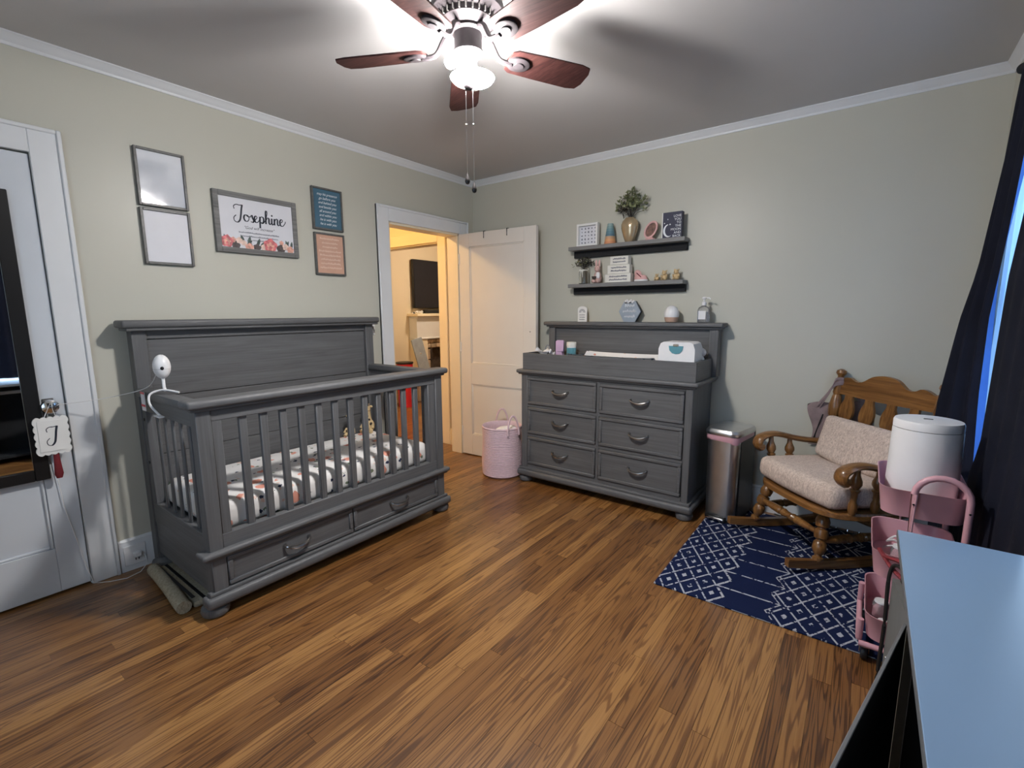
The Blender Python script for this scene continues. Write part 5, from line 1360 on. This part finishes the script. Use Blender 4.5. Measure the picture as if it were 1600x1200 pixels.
for q in range(5):
    a = R(62.5+72*q); ca, sa = math.cos(a), math.sin(a)
    mtx = Matrix.Translation((FXc, FYc, 0)) @ Matrix.Rotation(a, 4, 'Z')
    tilt = mtx @ Matrix.Translation((0, 0, BZ)) @ Matrix.Rotation(R(-12), 4, 'X')
    out = [(.165, -.045), (.185, -.058), (.30, -.064), (.46, -.068), (.500, -.060), (.512, -.030), (.512, .030), (.500, .060), (.46, .068), (.30, .064), (.185, .058), (.165, .045), (.158, 0)]
    bl = MB().prism(out, lambda u, v, t: tilt @ Vector((u, v, t)), -.003, .003)
    bo = obj('blade', bl, 'blade', fan)
    ir = MB().tube([mtx @ Vector(p) for p in catmull([(.060, 0, HT-.146), (.090, 0, HT-.160), (.120, 0, BZ+.000), (.150, 0, BZ-.010), (.175, 0, BZ-.010)], 4)], .010, 8)
    obj('blade_iron', ir, 'bronze', bo)
    md = MB().lathe([(.034, -.012), (.038, -.010), (.038, -.003), (.020, -.003)], (0, 0, 0), 20, None, 1.25, .95).lathe([(.016, -.016), (.018, -.012), (.022, -.011)], (0, 0, 0), 16, None, 1.25, .95)
    md.xf(tilt @ Matrix.Translation((.205, 0, 0)))
    obj('medallion', md, 'bronze', bo)
# light kit: three sockets, two bare bulbs lit, one bell shade left
LZ = HT-.228
obj('light_hub', FL([(.030, LZ+.004), (.034, LZ-.004), (.030, LZ-.030), (.022, LZ-.045), (.014, LZ-.05), (.010, LZ-.072)], 20), 'white', fan)
obj('hub_cap', FL([(.001, 2.138), (.014, 2.141), (.021, 2.149), (.022, 2.157)], 20), 'bronze', fan)
obj('stem', FL([(.006, 2.15), (.006, LZ-.07)], 10), 'chrome', fan)
camd = math.atan2(-3.411-FYc, 2.987-FXc)
for k, (da, kind) in enumerate(((R(-72), 'bulb'), (R(35), 'bulb'), (R(150), 'shade'))):
    a = camd+da; ca, sa = math.cos(a), math.sin(a)
    d = Vector((ca*.80, sa*.80, -.95 if kind != 'bulb' or k else -.05)).normalized()
    p0 = Vector((FXc, FYc, LZ-.026)); p1 = p0+d*.026; p2 = p0+d*.040; p3 = p0+d*.098
    so_ = obj('socket', MB().tube([p0+d*.012, p1], .013, 10).tube([p1, p2], .022, 14), 'white', fan)
    bq = MB(); mq = d.to_track_quat('Z', 'Y').to_matrix()
    bq.lathe([(.012, 0), (.014, .005), (.021, .018), (.024, .028), (.021, .040), (.011, .048), (.001, .050)], p2, 16, mq)
    obj('bulb', bq, ('bulb_dim', 'bulb', 'white')[k], so_)
    if kind == 'shade':
        pass
# shallow glass dish under the bulbs, emitting part of their light itself
dc = Vector((FXc, FYc, 0)) + cr*.014
dish = [(.012, 2.158), (.030, 2.156), (.055, 2.161), (.074, 2.170), (.082, 2.180), (.079, 2.181), (.071, 2.173), (.054, 2.165), (.030, 2.160), (.012, 2.161)]
obj('glass_dish', MB().lathe(dish, (dc.x, dc.y, 0), 32, caps=False), 'shade', fan)
for (dx, dy, zb) in ((-.012, .006, 1.832), (.014, .004, 1.800)):
    x, y = FXc+dx*cr.x+dy*fw.x, FYc+dx*cr.y+dy*fw.y
    ch = obj('pull_chain', MB().tube([(x, y, LZ-.08), (x, y, 2.02)], .0012, 5).tube([(x, y, 2.02), (x, y, zb)], .0010, 5), 'chrome', fan)
    obj('chain_bead', MB().ball((x, y, 2.02), .003, None, None, 8, 6), 'chrome', ch)
    obj('pull', MB().lathe([(.001, .026), (.003, .020), (.008, .006), (.010, -.004), (.007, -.012), (.001, -.015)], (x, y, zb-.012), 14), 'copper', ch)
